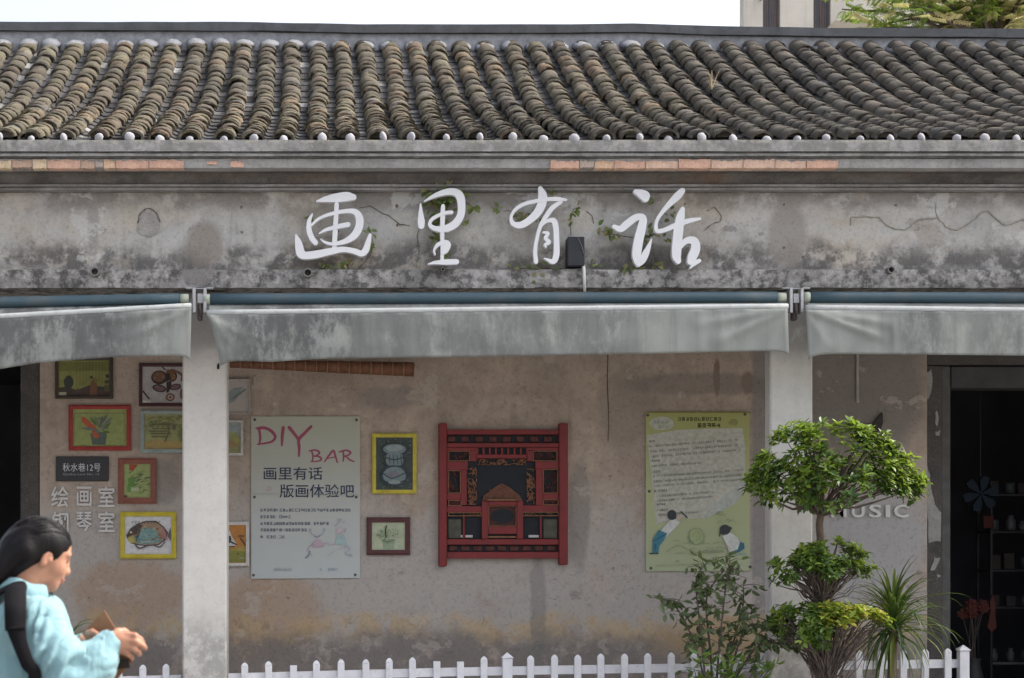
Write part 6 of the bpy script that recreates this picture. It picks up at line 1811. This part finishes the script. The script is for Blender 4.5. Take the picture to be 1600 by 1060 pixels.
# hair
hs = SDF((-.32, -.15, 1.10), (.16, .15, 1.67), .0045)
hs.ell(H(-.016, 0, .034), hr(.110, .087, .090), .02, rot=Rh)
hs.ell(H(-.060, 0, -.01), hr(.062, .078, .085), .03, rot=Rh)
hs.ell(H(.078, 0, -.052), hr(.062, .078, .098), .010, 'sub', rot=Rh)
hs.ell(H(.108, 0, .012), hr(.046, .060, .048), .014, 'sub', rot=Rh)
for s in (-1, 1):
    hs.ell(H(.014, s * .088, -.022), hr(.022, .020, .034), .010, 'sub', rot=Rh)
hs.ell(H(.03, 0, -.11), hr(.07, .12, .045), .02, 'sub', rot=Rh)
hs.cone(H(-.086, 0, -.02), (-.165, 0, 1.375), .052, .050, .03); hs.cone((-.165, 0, 1.375), (-.195, .0, 1.18), .050, .032, .03)
for s in (-1, 1): hs.cone(H(-.066, s * .052, -.02), (-.150, s * .048, 1.385), .032, .026, .02); hs.cone((-.150, s * .048, 1.385), (-.185, s * .04, 1.25), .026, .012, .02)
def hdisp(p):
    q = np.array([mnoise.noise(Vector((a[0] * 22 + a[2] * 9, a[1] * 70, a[2] * 7))) * .0035 for a in p])
    c = p - (hc + np.array([-.02, 0, .03])); c /= np.linalg.norm(c, axis=1)[:, None] + 1e-6
    return p + c * q[:, None]
hme, hpos = hs.mesh('hair', hair_m, hdisp)
hob = link_obj('hair', hme, person)
# loose strands that break the outline
stm = MB()
rs = random.Random(3)
for q in range(70):
    th = rs.uniform(-1.25, 1.25); f0 = rs.uniform(.05, .085)
    a = H(f0, .07 * math.sin(th) * .6, .105 - .02 * abs(th))
    b = H(-.03, .09 * math.sin(th), .122 - .05 * abs(math.sin(th)) - rs.uniform(0, .01)); c_ = H(-.118, .088 * math.sin(th), .02 - rs.uniform(0, .03))
    d_ = np.array([-.185 + rs.uniform(-.02, .03), .07 * math.sin(th), 1.36 + rs.uniform(-.05, .06)])
    pp = catmull([a, b, c_, d_], 6)
    cen = H(-.016, 0, .034)
    out = []
    for i_, z in enumerate(pp):
        w = Rh.T @ (z - cen); rr = np.linalg.norm(w / (HS * np.array([.110, .087, .090])))
        if i_ < 15 and rr > .2: z = cen + Rh @ (w / rr * (1.0 + .02 * rs.random()))
        out.append(Vector(z))
    stm.tube(out, .0009, 3, caps=False)
stm.build('hair_strands', hair_m, hob, True, loc=Vector())
# jacket
jc = SDF((-.26, -.36, .78), (.32, .36, 1.48), .0048)
creases = [((92, 968), (62, 1052), 7, .010), ((112, 992), (74, 1046), 6, .010), ((134, 1012), (96, 1064), 7, .012), ((150, 1006), (118, 1050), 5, .008), ((72, 948), (60, 1004), 5, .008), ((58, 938), (47, 1000), 3.5, .009),
           ((104, 1012), (66, 1070), 5, .008), ((160, 992), (166, 1024), 4, .007), ((124, 1000), (150, 1030), 5, .007), ((84, 1010), (52, 1040), 4, .006), ((20, 1000), (48, 1040), 5, .006), ((5, 1010), (30, 1056), 5, .006)]
crs = [(L(*a, -.225)[[0, 2]], L(*b, -.225)[[0, 2]], w * PK, am) for a, b, w, am in creases]
jc.ell((-.025, 0, 1.20), (.135, .185, .20), .04); jc.ell((-.01, 0, 1.0), (.142, .178, .20), .06); jc.ell((-.01, 0, .87), (.142, .185, .08), .05)
jc.cone((-.03, -.145, 1.308), (-.03, .145, 1.308), .068, .068, .05)
jc.cone((-.04, 0, 1.31), (-.032, 0, 1.375), .092, .074, .03)
aR = lambda a, b, t, dy=0: tuple(np.array(a) * (1 - t) + np.array(b) * t + np.array([0, dy, 0]))
m1_, m2_ = aR(Rsh, Rel, .5, -.01), aR(Rel, Rwr, .55)
jc.cone(Rsh, m1_, .066, .070, .04); jc.cone(m1_, Rel, .070, .068, .03)
jc.cone(Rel, m2_, .068, .060, .03); jc.cone(m2_, aR(Rel, Rwr, .95), .058, .041, .03)
jc.cone(aR(Rel, Rwr, .93), aR(Rel, Rwr, 1.03), .041, .037, .008)
jc.cone(Lsh, Lel, .075, .066, .04); jc.cone(Lel, aR(Lel, Lwr, .95), .064, .040, .03)
# neck opening and cuffs hollowed out
jc.cone((-.030, 0, 1.37), (-.015, 0, 1.47), .066, .078, .006, 'sub')
jc.ell((.085, 0, 1.43), (.06, .05, .045), .02, 'sub')
def cut(a, b, r0): jc.cone(a, b, r0, r0, .004, 'sub')
cut(aR(Rel, Rwr, 1.02), aR(Rel, Rwr, 1.4), .031)
cut(aR(Lel, Lwr, .98), aR(Lel, Lwr, 1.3), .030)
jc.put(lambda p: p[..., 2] - .82, (-.3, -.4, .7), (.3, .4, .82), .01, 'sub')
def jdisp(p):
    o = p.copy()
    el = np.array(Rel); sh = np.array(Rsh)
    for i, a in enumerate(p):
        v = Vector(a)
        d_ = mnoise.noise(v * 8) * .008 + (abs(mnoise.noise(Vector((a[0] * 13 + a[2] * 9, a[1] * 9, a[2] * 22 - a[0] * 16)))) - .2) * .016
        if a[1] < -.12:    # sleeve folds that gather at the elbow
            r_ = np.linalg.norm(a - np.array(Rel) * .5 + np.array(Rwr) * .5)
            d_ += .011 * math.exp(-(r_ / .14) ** 2) * math.sin((a[0] * .8 + a[2] * 1.0) * 95 + 3 * mnoise.noise(v * 14))
        if a[1] < -.08:    # pinched creases running from the armpit and the crook of the elbow
            q2 = a[[0, 2]]
            for (ca, cb, w_, am) in crs:
                ab = cb - ca; t_ = float(np.clip((q2 - ca) @ ab / (ab @ ab), 0, 1)); dd = q2 - ca - ab * t_
                dn = (dd[0] * ab[1] - dd[1] * ab[0]) / np.linalg.norm(ab)
                g = math.exp(-(dn / w_) ** 2) * math.sin(math.pi * (.08 + .84 * t_)) if 0 < t_ < 1 else 0
                g2 = math.exp(-((dn - 1.8 * w_) / (1.4 * w_)) ** 2) * math.sin(math.pi * t_) if 0 < t_ < 1 else 0
                d_ += 1.5 * am * (.7 * g2 - g)
        c = np.array([-.01, 0, a[2]]) if a[1] > -.15 else (np.array([.06, -.20, min(a[2], 1.33)]))
        n = a - c; n /= np.linalg.norm(n) + 1e-6
        o[i] = a + n * d_
    return o
jme, _ = jc.mesh('jacket', jk_m, jdisp)
jo = link_obj('jacket', jme, person)
# stand-up collar band
mb = MB()
vs = []; fs = []; n = 34
for i in range(n):
    a = R(30) + (2 * math.pi - R(60)) * i / (n - 1)
    ca, sa = math.cos(a), math.sin(a)
    for (rr, z) in ((.086, 1.355), (.090, 1.405), (.082, 1.436), (.074, 1.433), (.070, 1.36)):
        vs.append((-.035 + rr * 1.06 * ca, rr * sa, z + .016 * -ca - .010 * max(0, ca) + .003 * math.sin(a * 7)))
for i in range(n - 1):
    for j in range(4): fs.append((i * 5 + j, (i + 1) * 5 + j, (i + 1) * 5 + j + 1, i * 5 + j + 1))
mb.add(vs, fs); mb.build('collar', jk_m, jo, True, loc=Vector())
# trousers and shoes (below the picture's edge)
tr = SDF((-.25, -.22, .05), (.30, .22, .98), .008)
tr.ell((-.01, 0, .88), (.118, .176, .11), .05)
sh = SDF((-.26, -.20, -.01), (.34, .20, .14), .006)
for s, fx in ((-1, .10), (1, -.12)):
    hip = (-.01, s * .085, .85); kn_ = (.03 + fx * .6, s * .085, .47); an = (fx * 1.2 - .02, s * .085, .10)
    tr.cone(hip, kn_, .092, .072, .04); tr.cone(kn_, an, .070, .058, .02)
    sh.cone((an[0] - .03, an[1], .045), (an[0] + .15, an[1], .035), .044, .036, .02); sh.cone((an[0] - .01, an[1], .06), (an[0], an[1], .10), .045, .046, .02)
sh.put(lambda p: p[..., 2] - .004, (-.3, -.3, -.05), (.4, .3, .004), .004, 'sub')
link_obj('trousers', tr.mesh('trousers', plain('dark_denim', (.03, .04, .065), .8, .25, 20, bump=.2))[0], person)
link_obj('shoes', sh.mesh('shoes', plain('grey_canvas_shoe', (.25, .25, .26), .7, .2, 20))[0], person)

# backpack with its shoulder strap
bp = empty('backpack', p0 + Vector((-.26, 0, .95)), 'black backpack hanging from the shoulder of the person in light blue', 'backpack')
off = Vector((-.26, 0, .95))
nyl = plain('black_nylon', (.007, .0065, .008), .85, .3, 30, .12, bump=.3)
bk = SDF((-.44, -.18, .84), (-.10, .18, 1.40), .008)
bk.ell((-.25, 0, 1.10), (.095, .150, .215), .04); bk.ell((-.31, 0, 1.02), (.065, .115, .12), .03)
bme, _ = bk.mesh('bag_body', nyl); bme.transform(Matrix.Translation(-off)); link_obj('bag_body', bme, bp)
def strap(path, widths, thick, name):
    mb = MB(off); vs = []
    c = catmull(path, 8); ws = np.interp(np.linspace(0, 1, len(c)), np.linspace(0, 1, len(widths)), widths)
    for i, q in enumerate(c):
        t = c[min(i + 1, len(c) - 1)] - c[max(i - 1, 0)]; t = t / np.linalg.norm(t)
        out = q - np.array([-.02, -.02, q[2] - .02]); out[2] = .25 if q[2] > 1.3 else 0
        out = out / np.linalg.norm(out); s_ = np.cross(t, out); s_ /= np.linalg.norm(s_); w = ws[i] / 2
        vs += [q - s_ * w, q + s_ * w, q + s_ * w * .95 + out * thick, q - s_ * w * .95 + out * thick]
    fs = []
    for i in range(len(c) - 1):
        for j in range(4): a, b = i * 4 + j, i * 4 + (j + 1) % 4; fs.append((a, b, b + 4, a + 4))
    fs += [(3, 2, 1, 0), tuple(len(vs) - 4 + i for i in range(4))]
    mb.add([Vector(v) for v in vs], fs); return mb.build(name, nyl, bp, True, loc=Vector())
strap([(-.17, -.09, 1.30), (-.125, -.095, 1.365), tuple(L(22, 917, -.12)), tuple(L(24, 930, -.185)), tuple(L(24, 952, -.235)), tuple(L(24, 985, -.258))], [.05, .055, .060, .062, .062, .058], .008, 'shoulder_pad')
strap([tuple(L(25, 980, -.258)), tuple(L(31, 1005, -.268)), tuple(L(42, 1035, -.272)), tuple(L(54, 1065, -.262)), (-.02, -.235, .98), (-.17, -.13, .93)], [.056, .042, .038, .036, .030, .026], .004, 'webbing_strap')
strap([(-.20, .085, 1.32), (-.13, .10, 1.37), (-.07, .14, 1.385), (.00, .15, 1.362), (.040, .145, 1.29), (.060, .14, 1.20), (.06, .185, 1.04), (-.1, .19, .95), (-.18, .13, .93)], [.052, .060, .060, .055, .035, .026, .026, .026], .010, 'shoulder_pad')

# brown notebook in the hands
nb_c = p0 + Vector(L(168, 1000, -.125).tolist())
nbk = empty('notebook', nb_c, 'open brown covered notebook held in the hands of the person', 'notebook')
br_m = plain('brown_leatherette', (.27, .125, .06), .55, .18, 16, .35); pg = plain('paper_edge', (.45, .43, .40), .8, .06, 30); dk_m = plain('dark_brown_lining', (.028, .018, .014), .6, .2, 20)
def slab(name, corners, t, m, nvec):
    c4 = [Vector(L(a, b, y).tolist()) + p0 for a, b, y in corners]; nv = Vector(nvec).normalized() * t
    mb = MB(nb_c); mb.add(c4 + [q + nv for q in c4], [(0, 1, 2, 3), (7, 6, 5, 4), (0, 4, 5, 1), (1, 5, 6, 2), (2, 6, 7, 3), (3, 7, 4, 0)]); return mb.build(name, m, nbk)
slab('cover', [(128, 990, -.065), (163, 954, -.105), (208, 1030, -.135), (178, 1066, -.100)], .004, br_m, (.1, 1, .1))
slab('pages', [(133, 991, -.060), (163, 960, -.098), (204, 1030, -.126), (178, 1060, -.095)], .007, pg, (.1, 1, .1))
slab('cover', [(130, 993, -.050), (164, 959, -.089), (207, 1033, -.117), (178, 1068, -.085)], .004, br_m, (.1, 1, .1))
slab('pen_loop', [(176, 1028, -.128), (201, 1030, -.137), (203, 1044, -.139), (178, 1046, -.130)], .004, dk_m, (.1, -1, .1))
# ------------------------------------------------------------------ creepers and weeds on the fascia
rnd = random.Random(21)
iv = leafmat('ivy_leaf', (.085, .13, .04), (.18, .22, .08), .5, .3)
ivd = leafmat('dry_ivy_leaf', (.22, .20, .10), (.34, .30, .16), .6, .3)
def vine(label, spots, stems, size=.045):
    Yv = -.06
    xs = [s[0] for s in spots]; ys = [s[1] for s in spots]
    c = P(sum(xs) / len(xs), max(ys), -.02)
    e = empty('creeping_vine', c, label, 'vine', 'creepers growing on the fascia')
    mb = MB(c)
    for st in stems:
        pts = [Vector(q) for q in catmull([tuple(P(a, b, rnd.uniform(-.045, -.012))) for a, b in st], 4)]
        mb.tube(pts, .0028, 4)
    mb.build('stem', twig_m, e)
    lv = MB(c)
    for (px, py, n, sp) in spots:
        for q in range(n):
            p = P(px + rnd.gauss(0, sp), py + rnd.gauss(0, sp), rnd.uniform(-.115, -.02))
            dv = Vector((rnd.uniform(-1, 1), rnd.uniform(-.5, .1), rnd.uniform(-1, .8)))
            l = size * rnd.uniform(.6, 1.25); v, f = leaf_verts(p, dv, (rnd.uniform(-.5, .5), -1, .5), l, l * rnd.uniform(.45, .75), .2)
            lv.add(v, f, 0 if rnd.random() < .75 else 1)
    lv.build('foliage', [iv, ivd], e, False, 'stuff')
vine('bushy creeper growing out behind the round second white character', [(695, 300, 16, 6), (680, 318, 18, 6), (685, 340, 14, 6), (700, 315, 10, 7), (712, 306, 6, 5), (725, 304, 4, 3), (668, 300, 4, 3), (681, 372, 10, 4), (738, 322, 4, 3), (690, 402, 5, 3), (728, 352, 3, 3)],
     [[(690, 402), (684, 372), (686, 340), (695, 300), (696, 288)], [(686, 340), (676, 318), (668, 298)], [(690, 330), (712, 308), (740, 325)]], .062)
vine('sprig with a few yellow green leaves under the first white character', [(507, 416, 6, 4), (544, 414, 9, 3.5), (578, 362, 6, 3.5), (583, 385, 4, 3), (486, 340, 3, 3), (525, 420, 4, 6)],
     [[(507, 422), (506, 412), (503, 406)], [(544, 421), (543, 410)], [(560, 420), (578, 400), (582, 380), (578, 358)]], .05)
vine('creeper with small leaves around the third white character', [(812, 342, 14, 5), (838, 335, 8, 5), (860, 305, 5, 4), (778, 326, 5, 2.5), (846, 420, 12, 12), (805, 418, 6, 6), (898, 328, 9, 4), (893, 350, 4, 3), (830, 420, 8, 7), (925, 414, 6, 4)],
     [[(800, 421), (830, 419), (860, 420), (890, 421)], [(892, 368), (892, 345), (896, 328), (906, 324)], [(800, 350), (820, 338), (845, 332)]], .045)
vine('creeper trailing behind the last white character near the ledge', [(946, 362, 12, 5), (958, 368, 8, 5), (1010, 375, 10, 5), (1014, 362, 6, 4), (1050, 338, 6, 4), (982, 417, 8, 4), (1030, 418, 9, 5), (1000, 419, 6, 8), (1022, 316, 3, 2.5), (1040, 374, 5, 5)],
     [[(970, 421), (1000, 416), (1025, 412), (1020, 395)], [(940, 362), (965, 368), (1000, 372), (1020, 368)], [(1018, 405), (1018, 424), (1040, 427), (1078, 424)]], .05)
# a dry weed rooted in the tiles
c = Vector((PX(1112, 1.2), 1.2, 0)); c.z = PZ(134, 1.2)
mb = MB(c)
for q in range(6):
    a = c + Vector((0, 0, -.03)); b = c + Vector((rnd.uniform(-.07, .07), rnd.uniform(-.05, .02), rnd.uniform(.07, .14)))
    mb.tube([a, a.lerp(b, .6) + Vector((0, 0, .02)), b], [.004, .003, .0015], 4)
tag(mb.build('dry_weed', plain('straw', (.38, .30, .18), .8, .2, 20)), 'little straw coloured weed sprouting between the roof tiles', 'weed')
